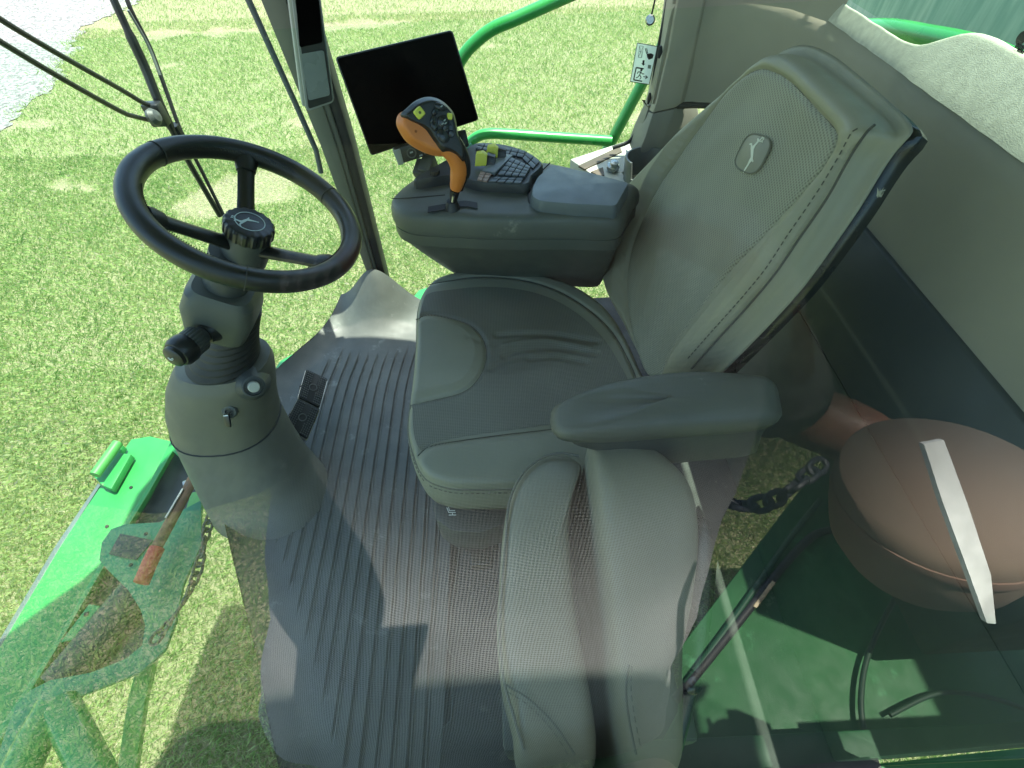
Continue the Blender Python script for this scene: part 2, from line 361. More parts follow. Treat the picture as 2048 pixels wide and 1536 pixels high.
# grass blades
BARE = []   # bare straw patches (x, y, rx, ry)
for px, py, rx, ry in [(500, 385, .62, .38), (560, 350, .3, .2), (680, 215, .40, .22), (690, 55, .7, .25), (210, 50, .7, .35), (340, 70, .6, .22), (575, 255, .3, .12), (470, 65, .8, .2),
                       (45, 245, .5, .25), (430, 400, .3, .2), (1300, 250, .35, .3), (165, 385, .3, .1), (760, 45, .5, .15), (95, 380, .25, .12), (330, 130, .3, .15), (680, 60, .5, .2), (985, 90, .3, .1)]:
    p = W(px, py, z=GZ); BARE.append((p[0], p[1], rx, ry))
def grassmat():
    m = bpy.data.materials.new('grass_blades'); m.use_nodes = True; t = m.node_tree; N = t.nodes; L = t.links; b = N['Principled BSDF']; b.inputs['Roughness'].default_value = .5; b.inputs['Specular IOR Level'].default_value = .35
    at = N.new('ShaderNodeAttribute'); at.attribute_name = 'tone'
    cr = N.new('ShaderNodeValToRGB'); E = cr.color_ramp.elements
    E[0].position = 0; E[0].color = (.15, .29, .07, 1); E[1].position = 1; E[1].color = (.58, .50, .37, 1)
    for p, c in ((.3, (.31, .43, .145)), (.55, (.44, .53, .21)), (.78, (.48, .54, .26))): e = E.new(p); e.color = (*c, 1)
    L.new(at.outputs['Fac'], cr.inputs[0]); L.new(cr.outputs[0], b.inputs['Base Color'])
    tl = N.new('ShaderNodeBsdfTranslucent'); L.new(cr.outputs[0], tl.inputs[0]); mx = N.new('ShaderNodeMixShader'); mx.inputs[0].default_value = .35
    L.new(b.outputs[0], mx.inputs[1]); L.new(tl.outputs[0], mx.inputs[2]); L.new(mx.outputs[0], N['Material Output'].inputs[0]); return m
def fbm(x, y, s, seed):
    rs = np.random.default_rng(seed); v = 0; a = 1; tot = 0
    for k in range(4):
        n = 64; g = rs.random((n, n)); X = x*s*2**k; Y = y*s*2**k; xi = np.floor(X).astype(int); yi = np.floor(Y).astype(int); fx = X-xi; fy = Y-yi
        fx = fx*fx*(3-2*fx); fy = fy*fy*(3-2*fy)
        q = lambda i, j: g[(xi+i) % n, (yi+j) % n]
        v = v+a*((q(0, 0)*(1-fx)+q(1, 0)*fx)*(1-fy)+(q(0, 1)*(1-fx)+q(1, 1)*fx)*fy); tot += a; a *= .6
    return v/tot
def grass():
    xs = []; ys = []
    for (x0, x1, y0, y1, den) in [(-6, 4.5, -3, 3, 6500), (-9, 7, 3, 7, 4200), (-14, 10, 7, 13, 1500), (-20, 14, 13, 22, 450), (-9, 9, -9, -3, 500)]:
        k = int((x1-x0)*(y1-y0)*den); xs.append(rng.uniform(x0, x1, k)); ys.append(rng.uniform(y0, y1, k))
    x = np.concatenate(xs); y = np.concatenate(ys)
    d = np.stack([x, y, np.full(len(x), GZ-H)], 1); cz = d@np.array([eX[2], eY[2], -eD[2]]); cx = d@np.array([eX[0], eY[0], -eD[0]]); cy = d@np.array([eX[1], eY[1], -eD[1]])
    vis = (cz > .2) & (np.abs(cx/cz) < 1.25) & (np.abs(cy/cz) < .95)
    ym = 2*G-y; d2 = d.copy(); d2[:, 1] = ym; cz2 = d2@np.array([eX[2], eY[2], -eD[2]]); cx2 = d2@np.array([eX[0], eY[0], -eD[0]]); cy2 = d2@np.array([eX[1], eY[1], -eD[1]])
    vis2 = (cz2 > .2) & (np.abs(cx2/cz2) < 1.15) & (np.abs(cy2/cz2) < .9) & (y < .5)
    keep = vis | vis2
    inr = inside(np.stack([x, y], 1), np.array([(p[0], p[1]) for p in gpoly])); dg_ = seg_dist(np.stack([x, y], 1), [np.array([p[0], p[1]]) for p in gpoly[::6]]); keep &= ~inr | (rng.random(len(x)) < np.exp(-dg_/.12)*.6+.004)
    x = x[keep]; y = y[keep]; n = len(x)
    bare = np.zeros(n)
    wx = (fbm(x+50, y+50, 2.2, 3)-.5)*1.0; wy = (fbm(x+50, y+50, 2.2, 4)-.5)*1.0
    for bx, by, rx, ry in BARE:
        q = ((x+wx-bx)/rx)**2+((y+wy-by)/ry)**2; bare = np.maximum(bare, np.clip(1.5-q, 0, 1))
    big = fbm(x+40, y+40, .55, 5); mid = fbm(x+40, y+40, 2.6, 6)
    tone = .38+(big-.5)*.38+(mid-.5)*.36+rng.normal(0, .17, n)+.75*bare
    straw = rng.random(n) < (.05+.35*np.clip(mid-.55, 0, 1)+.5*bare); tone = np.where(straw, rng.uniform(.75, 1, n), tone)
    tone = np.clip(tone, 0, 1)
    h = rng.uniform(.025, .055, n)*(1-.5*bare)*(.75+.6*big); a = rng.uniform(0, 2*PI, n); wd = rng.uniform(.0028, .0052, n)*np.where(y > 7, 1.7, 1.0)
    lean = rng.uniform(.2, 1.3, n)*h; la = a+rng.normal(0, 1.0, n)+PI/2
    lie = straw & (rng.random(n) < .7); h = np.where(lie, .008, h); lean = np.where(lie, rng.uniform(.03, .07, n), lean)
    P = np.empty((n, 4, 3)); ca, sa = np.cos(a)*wd/2, np.sin(a)*wd/2
    P[:, 0] = np.stack([x-ca, y-sa, np.full(n, GZ)], 1); P[:, 1] = np.stack([x+ca, y+sa, np.full(n, GZ)], 1)
    P[:, 2] = np.stack([x+np.cos(la)*lean*.45+ca*.8, y+np.sin(la)*lean*.45+sa*.8, GZ+h*.8], 1)
    P[:, 3] = np.stack([x+np.cos(la)*lean, y+np.sin(la)*lean, GZ+h*.95], 1)
    me = bpy.data.meshes.new('grass'); me.vertices.add(4*n); me.vertices.foreach_set('co', P.reshape(-1))
    I = np.arange(n)*4; T = np.stack([I, I+1, I+2, I, I+2, I+3], 1).reshape(-1)
    me.loops.add(6*n); me.loops.foreach_set('vertex_index', T.astype(np.int32)); me.polygons.add(2*n); me.polygons.foreach_set('loop_start', np.arange(2*n, dtype=np.int32)*3)
    at = me.attributes.new('tone', 'FLOAT', 'POINT'); at.data.foreach_set('value', np.repeat(tone, 4).astype(np.float32)); me.update(calc_edges=True)
    me.materials.append(grassmat()); o = bpy.data.objects.new('grass', me); link(o); print('blades', n)
    tag(o, 'short sunlit lawn grass with dry straw patches around the machine', 'grass', kind='stuff')
grass()

# ================================================================ CAB
cab = empty('harvester_cab', (0, .8, 0), 'open glass walled harvester cab with ribbed grey floor and beige rear trim', 'vehicle cab')
def interp_poly(L, y):
    ys = [p[1] for p in L]; xs = [p[0] for p in L]; return float(np.interp(y, ys, xs))
# floor: curved front edge (symmetric about y .8)
FE = [W(x, y, z=0)[:2] for x, y in [(575, 1560), (548, 1440), (528, 1330), (490, 1180), (452, 1020)]]
FE2 = [np.array([-.84, .72]), np.array([-.86, .85])]+[W(x, y, z=0)[:2] for x, y in [(500, 850), (552, 762), (600, 715), (645, 675), (690, 620), (722, 577)]]
FL = smooth(FE+FE2, 6); FL = [p for p in FL]; FL.sort(key=lambda p: p[1])
XR = -.168
ny = 110; ys = np.linspace(.0, 1.50, ny); V = []; F = []
XS = np.arange(-.885, XR+.0001, .0019); sx = XS
corner = W(770, 595, z=.05)
for yy in ys:
    xb = interp_poly(FL, yy)
    for s in sx:
        x = max(s, xb)
        de = (x-xb)                                  # distance from the edge
        z = .035*max(0, 1-de/.10)**2
        dc = math.hypot(x-(-.47), (yy-1.52)*1.0)     # swell up to the corner post
        z += .19*math.exp(-(dc/.115)**2)
        bend = .30*max(0, yy-1.0)**2
        q = (x-bend*1.2+.005)
        if de > .12 and dc > .27 and x < XR-.012:
            ph = (q/.034) % 1.0
            fd = min(1, (de-.12)/.01)*min(1, (dc-.27)/.03)
            if ph < .16: z -= .0075*fd
            elif ph < .26: z += .003*fd
        V.append((x, yy, z))
ns = len(sx)
for j in range(ny-1):
    for i in range(ns-1): F.append([j*ns+i, j*ns+i+1, (j+1)*ns+i+1, (j+1)*ns+i])
tag(build('floor_mat', V, F, MATF, cab, sharp=180), 'ribbed grey rubber floor mat')
# skirt below the mat edge
sk0 = [np.array([p[0], p[1], .034]) for p in FL]; sk1 = [p+np.array([-.006, 0, -.12]) for p in sk0]
mb = MB(); mb.add(*loft([sk0, sk1], False, False, closed=False)); mb.build('floor_edge', PL_DK, cab)
# rear floor panel with stepped edge
st = [(880, 1545), (886, 1460), (905, 1440), (909, 1315), (897, 1297), (907, 1190), (913, 1170), (922, 1085)]
E1 = [W(x, y, z=.004) for x, y in st]
poly = E1+[np.array([-.15, 1.5, .004]), np.array([.75, 1.5, .004]), np.array([.75, .0, .004])]
mb = MB(); mb.add(*slab([p-np.array([0, 0, .012]) for p in poly], (0, 0, .012))); mb.build('floor_panel', MAT2, cab)
mb = MB(); mb.add(*tube([p+np.array([-.002, 0, .003]) for p in E1], .0016, 6)); mb.build('panel_trim', PL_GRY, cab)
# underfloor box
mb = MB(); fl = [np.array([p[0]+.03, p[1], -.09]) for p in FL[::3]]+[np.array([.78, 1.5, -.09]), np.array([.78, .0, -.09])]
mb.add(*slab(fl, (0, 0, -.12))); mb.build('cab_base', BLKP, cab)
# front corner post: pale face, dark flank, rubber gasket
def strip(A, B, y, off=0):
    return [W(*p, y=y) for p in A], [W(*p, y=y) for p in B]
YP = 1.50
def prism(left, right, y, dy, name, m, par=cab, top=None):
    a = [W(*p, y=y) for p in left]; b = [W(*p, y=y) for p in right]
    ext = np.array([0, dy, 0]); mb = MB(); rings = []
    for p, q in zip(a, b): rings.append([p, q, q+ext, p+ext])
    d = norm(rings[0][0]-rings[1][0]); rings = [[r+d*.75 for r in rings[0]]]+rings
    mb.add(*loft(rings)); return mb.build(name, m, par, bevel=.004)
prism([(521, 0), (640, 290), (750, 592)], [(571, 0), (672, 290), (762, 594)], YP, .05, 'front_corner_post', mat('post_paint', (.13, .137, .105), .5, var=.06))
prism([(571, 0), (672, 290), (762, 594)], [(590, 0), (684, 290), (768, 596)], YP+.006, .05, 'post_groove', mat('post_paint2', (.10, .105, .085), .5))
prism([(590, 0), (684, 290), (768, 596)], [(618, 0), (704, 290), (781, 592)], YP+.012, .06, 'post_seal', RUB)
mb = MB(); mb.add(*tube([W(x, y, y=YP+.02) for x, y in [(470, -60), (497, 0), (540, 95), (590, 205), (632, 300), (642, 345)]], .008, 10)); mb.build('windshield_gasket', mat('gasket', (.10, .12, .12), .6, dirt=(.3, .3, .27), dirt_amt=0, dscale=60), cab)
mb = MB(); mb.add(*lathe(W(772, 600, y=YP-.012), (0, 0, 1), [(.0, .0), (.03, .0), (.033, .008), (.026, .014), (0, .014)], 20)); mb.build('post_boot', PL_GRY, cab)
# post mounted display
disp = empty('post_display', W(620, 150, y=1.38), 'narrow tall display clipped to the front corner post above the wheel', 'display')
frd = Fr(W(640, 110, y=1.36), W(665, 205, y=1.36)-W(613, 224, y=1.34), W(648, 0, y=1.36)-W(667, 200, y=1.36))
def pxpoly(fr, pts): return [fr.px(*p) for p in pts]
def fslab(fr, pts, t, c=0): return slab([fr.p(a, b, c) for a, b in pts], -fr.n*t)
def rrect(P, r, n=5):
    """round the corners of a 2D polygon"""
    out = []; N = len(P)
    for i in range(N):
        p = np.array(P[i]); a = np.array(P[i-1]); b = np.array(P[(i+1) % N]); da = norm(a-p); db = norm(b-p); rr = min(r, np.linalg.norm(a-p)/2.2, np.linalg.norm(b-p)/2.2)
        s = p+da*rr; e = p+db*rr
        for k in range(n+1):
            t = k/n; out.append((1-t)**2*s+2*t*(1-t)*p+t*t*e)
    return out
D = pxpoly(frd, [(572, -90), (630, -90), (669, 205), (613, 224)])
mb = MB(); mb.add(*fslab(frd, rrect(D, .012), .012)); mb.build('display_bezel', mat('display_bezel', (.25, .27, .25), .4), disp, bevel=.002)
D = pxpoly(frd, [(562, -90), (584, -90), (628, 215), (606, 221)])
mb = MB(); mb.add(*fslab(frd, rrect(pxpoly(frd, [(566, -90), (628, -90), (664, 203), (606, 222)]), .012), .045, -.015)); mb.build('display_case', mat('display_case', (.36, .37, .31), .5), disp, bevel=.003)
mb = MB(); mb.add(*fslab(frd, rrect(pxpoly(frd, [(579, -90), (626, -90), (665, 201), (617, 217)]), .006), .001, .0022)); mb.build('display_face', mat('display_face', (.03, .034, .032), .35), disp)
mb = MB(); mb.add(*fslab(frd, rrect(pxpoly(frd, [(584, -90), (629, -90), (645, 84), (599, 94)]), .006), .001, .0036)); mb.build('display_screen', SCREEN, disp)
mb = MB(); mb.add(*fslab(frd, rrect(pxpoly(frd, [(601, 107), (647, 99), (660, 189), (617, 200)]), .006), .001, .0036)); mb.build('display_screen', mat('lcd_grey', (.20, .23, .22), .25), disp)
mb = MB(); mb.add(*bar(W(610, 60, y=1.42), W(590, 20, y=1.49), .03, .03)); mb.build('display_bracket', PL_BLK, disp)

# rear corner post (beige) and its dark foot
def vsurf(rows, m, name, ext=(0, .05, 0), par=cab, bevel=.01, thick=None):
    rings = []
    for pts in rows:
        rings.append([np.array(p) for p in pts]+[np.array(p)+np.array(ext) for p in pts[::-1]])
    mb = MB(); mb.add(*loft(rings)); return mb.build(name, m, par, bevel=bevel)
def row(pxs, ys): return [W(x, y, y=yy) for (x, y), yy in zip(pxs, ys)]
yy3 = (1.50, 1.44, 1.44, 1.50)
vsurf([row([(1352, -170), (1372, -170), (1424, -170), (1452, -170)], yy3), row([(1339, 0), (1356, 0), (1408, 0), (1424, 0)], yy3), row([(1324, 100), (1338, 100), (1385, 110), (1400, 112)], yy3), row([(1303, 200), (1313, 205), (1362, 204), (1392, 190)], yy3), row([(1296, 220), (1305, 226), (1348, 216), (1392, 196)], yy3)], BEIGE, 'rear_corner_post')
vsurf([row([(1296, 221), (1305, 227), (1350, 218), (1392, 198)], yy3), row([(1276, 262), (1290, 274), (1330, 272), (1400, 240)], yy3), row([(1262, 300), (1275, 312), (1330, 312), (1400, 300)], yy3)], mat('post_foot', (.20, .195, .16), .55), 'post_foot')
mb = MB(); mb.add(*tube(smooth([W(x, y, y=1.53) for x, y in [(1357, -160), (1336, 0), (1316, 105), (1302, 195), (1285, 235), (1262, 280), (1225, 296)]], 5), .006, 8)); mb.build('window_gasket', RUB, cab)
mb = MB(); mb.add(*tube([W(x, y, y=1.42) for x, y in [(1321, 92), (1320, 104), (1317, 116)]], [.004, .007, .004], 8)); mb.build('trim_clip', RUB, cab); mb = MB(); mb.add(*tube([W(x, y, y=1.42) for x, y in [(1300, 186), (1299, 196), (1296, 208)]], [.003, .006, .003], 8)); mb.build('trim_clip', RUB, cab)
# side and rear trim: a wall sweeping round the corner
up = [W(1405, -10, y=1.46), W(1393, 190, y=1.46)]
pathU = [np.array([.475, 1.46]), np.array([.60, 1.46]), np.array([.68, 1.42]), np.array([.72, 1.34])]
A = [W(x, y, z=.965) for x, y in [(1644, 59), (1717, 97), (1776, 141), (1834, 182), (1893, 217), (1952, 270), (2048, 346), (2200, 470)]]
B = [W(x, y, z=1.0) for x, y in [(1672, 13), (1746, 50), (1820, 94), (1893, 144), (1937, 126), (1966, 144), (2025, 176), (2040, 199), (2060, 240), (2200, 340)]]
Lw = [W(x, y, z=.74) for x, y in [(1560, 230), (1640, 340), (1740, 492), (1900, 742), (2048, 975), (2120, 1090)]]
# ---- side trim, rear wall, ledge
def lerp(a, b, t): return np.array(a)*(1-t)+np.array(b)*t
def xr(z): return .742-(.97-z)*.06
path = [(.44, 1.455), (.55, 1.455), (.63, 1.44), (.70, 1.39), (.735, 1.31)]+[(.742, y) for y in np.linspace(1.25, .02, 26)]
path = [np.array(p) for p in path]
rows = []
for z in [.74, .76, .85, .93, .955, .968]:
    k = {.955: .002, .968: .010}.get(z, 0)
    rows.append([np.array([p[0]-(.97-z)*.06*(1 if i > 3 else .2)+k, p[1], z]) for i, p in enumerate(path)])
mb = MB(); mb.add(*loft(rows, False, False, closed=False)); mb.build('rear_wall', BEIGE, cab, sharp=60)
mb = MB(); mb.add(*tube([r+np.array([.012, 0, -.006]) for r in rows[0]], .009, 8)); mb.build('wall_seam', RUB, cab)
# side panel above the corner (up to the roof), with a rounded pocket edge
up = []
for z in [.60, .74, .80, .966, 1.05, 1.2, 1.62]:
    w = .0 if z < .97 else min(1, (z-.966)/.2)
    up.append([np.array([p[0]+.03*w*(i/4), p[1]+.01*w, z]) for i, p in enumerate(path[:5])]+[np.array([.755+.02*w, 1.27+.0*w, z])])
mb = MB(); mb.add(*loft(up[3:], False, False, closed=False)); mb.build('side_trim', BEIGE, cab, sharp=60)
# carpeted ledge with a raised mound
BACK = [W(x, y, z=1.0) for x, y in [(1640, -4), (1672, 13), (1746, 50), (1820, 94), (1893, 144)]]
N_ = 90; ys = np.linspace(1.30, .02, N_); V = []; F = []; M_ = 22
for i, y in enumerate(ys):
    b = 1/(1+math.exp(-(.965-y)/.018))*1/(1+math.exp(-(y-.62)/.02))   # mound
    xb = .762+.03*b; xa = .745
    for j in range(M_):
        t = j/(M_-1); x = xa+(xb-xa)*t*1.0
        z = .968+.034*min(1, t*1.6)**.8+b*.05*min(1, t*1.5)+.0012*noise.noise(Vector((x*30, y*30, 0)))
        if t > .85: z -= .01*(t-.85)/.15
        V.append((x+b*.012*(t-.2), y, z))
for i in range(N_-1):
    for j in range(M_-1): F.append([i*M_+j, i*M_+j+1, (i+1)*M_+j+1, (i+1)*M_+j])
build('window_ledge', V, F, CARPET, cab, sharp=180)
mb = MB(); mb.add(*slab([(.80, 1.46, .60), (.80, .0, .60), (.80, .0, .955), (.80, 1.46, .955)], (.03, 0, 0))); mb.build('rear_bulkhead', BLKP, cab)
# lower rear: storage box, dark
mb = MB(); mb.add(*slab([(.655, .02, -.0), (.655, 1.44, -.0), (.665, 1.44, .55), (.665, .02, .55)], (.12, 0, 0))); mb.build('storage_box', mat('box_plastic', (.07, .08, .07), .55, var=.1, bump=.3, bscale=1300), cab, bevel=.008)
mb = MB(); mb.add(*slab([(.655, .0, .56), (.655, 1.44, .56), (.721, 1.44, .746), (.721, 0, .746)], (.03, 0, 0))); mb.build('storage_door', mat('box_plastic2', (.05, .055, .05), .5, var=.1), cab, bevel=.006)
mb = MB(); mb.add(*slab([(.738, .0, .755), (.80, .0, .755), (.80, 1.44, .755), (.738, 1.44, .755)], (0, 0, .012))); mb.build('leak_blocker', RUB, cab)  # hidden slab added to stop sunlight leaking in below the rear wall
# unseen roof shades the cab; front corner bulged out to shade the deck beam
rp = [(-1.18, .30), (-1.16, .58), (-.92, .86), (-.92, 1.1), (-.75, 1.42), (-.4, 1.50), (.04, 1.47), (.22, 1.40), (.83, 1.40), (.865, 1.36), (.865, .10), (.83, .03), (-.4, .03), (-1.0, .04)]
rp = resample(smooth([(x, y, 0) for x, y in rp], 5, True), 60)
mb = MB(); mb.add(*loft([[(p[0]*.97, .8+(p[1]-.8)*.97, 1.62) for p in rp], [(p[0], p[1], 1.66) for p in rp], [(p[0]*.98, .8+(p[1]-.8)*.98, 1.82) for p in rp]])); mb.build('unseen_shade_roof', mat('unseen_roof_lining', (.42, .41, .36), .8), cab)
# glass
def sheet(rows, m, name, par, th=.004):
    mb = MB(); mb.add(*loft(rows, False, False, closed=False)); return mb.build(name, m, par, sharp=180)
bow = [np.array([p[0]-.012, p[1]]) for p in FL if p[1] > .04]
rows = []
for z, k in [(-.02, 1.0), (.4, 1.05), (.8, 1.08), (1.2, 1.09), (1.61, 1.08)]:
    rows.append([np.array([p[0]*k if p[0] < -.6 else p[0]-(k-1)*.6, .8+(p[1]-.8)*(1+(k-1)*.15), z]) for p in bow])
sheet(rows, GLASS, 'windshield', cab)
ow = [(-.50, 1.53), (.0, 1.545), (.42, 1.53)]
sheet([[np.array([x, y, z]) for x, y in ow] for z in (.0, .8, 1.6)], GLASS, 'side_window', cab)
sheet([[np.array([.785+.02*(z-1), y, z]) for y in (1.30, .7, .04)] for z in (1.0, 1.3, 1.6)], GLASS_R, 'rear_window', cab)
sheet([[np.array([x, G, z]) for x in (-.62, .2, .84)] for z in (-.30, .8, 1.6)], GLASS_S, 'side_window', cab)

mb = MB(); mb.add(*slab([(.15, .010, -.02), (1.9, .010, -.02), (1.9, -.05, -.02), (.15, -.05, -.02)], (0, 0, -.05))); mb.build('outer_sill', mat('sill_green', (.01, .09, .025), .5), cab, bevel=.004)
# right window sill tray, cup holder, lighter plug
tray = empty('sill_tray', W(1200, 310, y=1.42), 'pale sill tray under the right side window with brown inset pads', 'tray')
def zslab(pts, z, t): return slab([W(x, y, z=z) for x, y in pts], (0, 0, -t))
TRM = mat('tray_trim', (.42, .42, .36), .5, var=.06)
mb = MB(); mb.add(*zslab([(1140, 318), (1268, 276), (1300, 282), (1275, 300), (1245, 345), (1262, 372), (1180, 345)], .56, .05)); mb.build('tray_frame', TRM, tray, bevel=.004)
mb = MB(); mb.add(*zslab(rr_ if False else [(1157, 331), (1240, 292), (1244, 303), (1180, 333), (1170, 338)], .564, .006)); mb.build('inset_pad', mat('brown_pad', (.09, .07, .05), .7), tray)
mb = MB(); mb.add(*zslab([(1182, 343), (1206, 334), (1209, 350), (1200, 352)], .564, .006)); mb.build('inset_pad', MATS['brown_pad'], tray)
mb = MB(); mb.add(*lathe(W(1225, 338, z=.565), (.1, -.2, 1), [(0, -.02), (.014, -.02), (.015, 0), (.019, .002), (.019, .012), (.012, .016), (.012, .024), (0, .026)], 20)); mb.build('power_plug', mat('plug_metal', (.35, .38, .37), .25, metal=.8), tray)
cup = empty('cup_holder', W(1300, 330, z=.60), 'open dark grey cup holder beside the seat back with a notched front', 'cup holder')
cc = W(1297, 318, z=.62); cu_ = []; rad = .058
R0 = []; ncup = 48
rings = []
for r, z in [(.050, -.10), (.056, -.10), (.064, .0), (.063, .006), (.058, .006), (.054, -.01), (.046, -.095), (.0, -.096)]:
    rr = []
    for k in range(ncup):
        a = 2*PI*k/ncup; nt_ = 0
        if 3.75 < a < 4.35 and z > -.02: nt_ = -.045
        rr.append(cc+np.array([r*1.05*math.cos(a), r*math.sin(a), z+nt_]))
    rings.append(rr)
mb = MB(); mb.add(*loft(rings, True, False)); mb.build('cup_well', mat('cup_grey', (.12, .13, .12), .4), cup)
mb = MB(); mb.add(*slab([W(1240, 360, z=.55), W(1262, 300, z=.55), W(1290, 284, z=.55), W(1400, 290, z=.55), W(1420, 380, z=.55)], (0, 0, -.04))); mb.build('cup_base', mat('cup_base', (.20, .205, .18), .5), cup, bevel=.004)

# ================================================================ STEERING
k_ = .87
WC = C0+k_*(np.array([-.503, .94, .77])-C0); WN = norm([math.sin(.6), .017, 1]); WR = .2*k_
wu = norm(np.cross(WN, [0, 1, 0])); wv = np.cross(WN, wu)
sw = empty('steering_wheel', WC, 'black leather wrapped steering wheel with three spokes and a round cap', 'steering wheel')
rim = [WC+WR*(math.cos(a)*wu+math.sin(a)*wv) for a in np.linspace(0, 2*PI, 120, endpoint=False)]
mb = MB(); mb.add(*tube(rim, .0185, 20, closed=True, ry=1.1)); mb.build('rim', WHEEL, sw)
def rim_at(px, py):
    r = ray(px, py); best = min(range(120), key=lambda i: np.linalg.norm(np.cross(rim[i]-C0, r))); return best
for px, py in [(300, 292), (660, 395), (492, 552)]:
    i = rim_at(px, py); a = rim[i]; d = norm(rim[(i+1) % 120]-rim[i-1]); u = norm(a-WC); v = np.cross(d, u)
    mb = MB(); mb.add(*tube([a+.0196*(math.cos(t)*u*1.0+math.sin(t)*v*1.06) for t in np.linspace(0, 2*PI, 20, endpoint=False)], .0009, 6, closed=True)); mb.build('rim_seam', STITCH, sw)
# stitched inner line
for g_ in range(3):
  mb = MB()
  for i in range(0, 120*2):
    a = 2*PI*i/240
    if g_*2.1+.3 < a < g_*2.1+1.6:
        u = math.cos(a)*wu+math.sin(a)*wv; t = -math.sin(a)*wu+math.cos(a)*wv; p = WC+(WR-.0170)*u+WN*.008
        mb.add(*tube([p-t*.0016-WN*.0035, p+t*.0016+WN*.0035], .0008, 5))
  mb.build('rim_stitching', mat('wheel_thread', (.035, .035, .03), .6), sw)
HB = WC-WN*.088
for px, py in [(492, 318), (268, 432), (664, 520)]:
    i = rim_at(px, py); e = rim[i]; d = norm(e-HB); s0 = HB+d*.02
    side = norm(np.cross(d, WN)); pts = []; ups = []
    P = smooth([s0, lerp(HB, e, .5)-WN*.0, lerp(HB, e, .86), e-norm(e-WC)*.004-WN*.004], 6)
    rr = [.0180-.003*math.sin(PI*min(1, j/len(P)*1.2)) for j in range(len(P))]
    mb = MB(); mb.add(*tube(P, rr, 14, ry=.62, up=WN)); mb.build('spoke', WHEEL, sw)
    q = lerp(HB, e, .80); mb = MB(); mb.add(*tube([q, lerp(HB, e, .9), e-norm(e-WC)*.01], [.0175, .0210, .016], 14, ry=.8, up=WN)); mb.build('spoke_wrap', WHEEL, sw)
mb = MB(); mb.add(*lathe(WC-WN*.045, WN, [(0, -.075), (.040, -.07), (.042, -.05), (.0405, -.02), (.0395, -.004), (0, -.004)], 40)); mb.build('hub', PL_DK, sw)
cpo = WC-WN*.045
mb = MB(); mb.add(*lathe(cpo, WN, [(0, -.006), (.0425, -.006), (.0432, -.002), (.0432, .014), (.0405, .0185), (.037, .0200), (.0, .0205)], 96, wob=lambda k: 1.0 if (k % 6) < 3 else .955)); hcap = mb.build('hub_cap', PL_BLK, sw, sharp=30)
# leaping deer emblem
DEER = [(-1.08, -.72), (-.88, -.40), (-.64, -.06), (-.60, .08), (-.78, .20), (-.72, .27), (-.48, .20), (-.1, .24), (.24, .27), (.40, .42), (.50, .66), (.56, .78), (.66, .76), (.88, .63), (.86, .55), (.68, .56), (.60, .40), (.56, .14), (.64, .08), (.86, .02), (.98, -.20), (.90, -.25), (.78, -.08), (.52, -.08), (.30, -.06), (.0, -.04), (-.24, -.02), (-.40, -.18), (-.62, -.34), (-.98, -.78)]
ANT = [[(.52, .76), (.40, .96), (.42, 1.24)], [(.41, .98), (.24, 1.10)], [(.41, 1.08), (.56, 1.22)], [(.56, .78), (.64, .98), (.78, 1.12)], [(.64, .98), (.60, 1.14)]]
def deer(name, fr, a, b, s, rot, m, par, c=0, t=.0004, flip=1):
    R2 = lambda p: (a+s*(flip*p[0]*math.cos(rot)-p[1]*math.sin(rot)), b+s*(flip*p[0]*math.sin(rot)+p[1]*math.cos(rot)))
    mb = MB(); mb.add(*slab([fr.p(*R2(p), c) for p in DEER], fr.n*t))
    for L in ANT:
        for p, q in zip(L[:-1], L[1:]): mb.add(*bar(fr.p(*R2(p), c+t/2), fr.p(*R2(q), c+t/2), s*.09, t*.9, up=fr.n))
    return mb.build(name, m, par, sharp=30)
frh = Fr(cpo+WN*.0205, wu, wv); EMB = mat('emblem_print', (.45, .53, .50), .4)
mb = MB(); mb.add(*loft([[frh.p(r*math.cos(2*PI*k/48), r*math.sin(2*PI*k/48), c) for k in range(48)] for r, c in [(.0252, .0), (.0252, .0007), (.0238, .0007), (.0238, .0)]], False, False)); mb.build('emblem_ring', EMB, hcap)
e1 = frh.px(505, 425); e2 = frh.px(470, 447); rotd = math.atan2((e2-e1)[1], (e2-e1)[0])
deer('emblem', frh, *frh.px(491, 443), .0175, -PI/2-.45, EMB, hcap, c=.0002, flip=-1)

sc = empty('steering_column', W(500, 900, z=0), 'grey steering column pedestal with bellows, key and control stalk', 'steering column')
def ell(c, rx, ry, n=40, pw=2.3, ax=(1, 0, 0), ay=(0, 1, 0)):
    out = []
    for k in range(n):
        a = 2*PI*k/n; ca, sa = math.cos(a), math.sin(a)
        out.append(np.array(c)+np.array(ax)*rx*abs(ca)**(2/pw)*(1 if ca > 0 else -1)+np.array(ay)*ry*abs(sa)**(2/pw)*(1 if sa > 0 else -1))
    return out
rowsC = [((353, 722), (541, 714), .82, .080), ((342, 738), (549, 730), .82, .095), ((335, 765), (551, 752), .82, .105), ((336, 810), (553, 795), .81, .112), ((347, 845), (560, 830), .795, .115), ((372, 900), (590, 885), .77, .118), ((396, 948), (622, 935), .745, .128), ((420, 990), (660, 985), .705, .145)]
ringsC = []
for a, b, Y, ry in rowsC:
    p = W(*a, y=Y); q = W(*b, y=Y); m_ = (p+q)/2; m_[2] = max(m_[2], -.0)
    ringsC.append((m_, (q[0]-p[0])/2, ry))
RC = [ell(m_, rx*.96, ry) for m_, rx, ry in ringsC]
RCi = []
for i in range(len(RC)-1):
    for t in (0, .33, .66): RCi.append([lerp(p, q, t) for p, q in zip(RC[i], RC[i+1])])
RCi.append(RC[-1])
top_i = 12
mb = MB(); mb.add(*loft(RCi[:top_i+1])); mb.build('upper_cowl', COWL, sc, sharp=50)
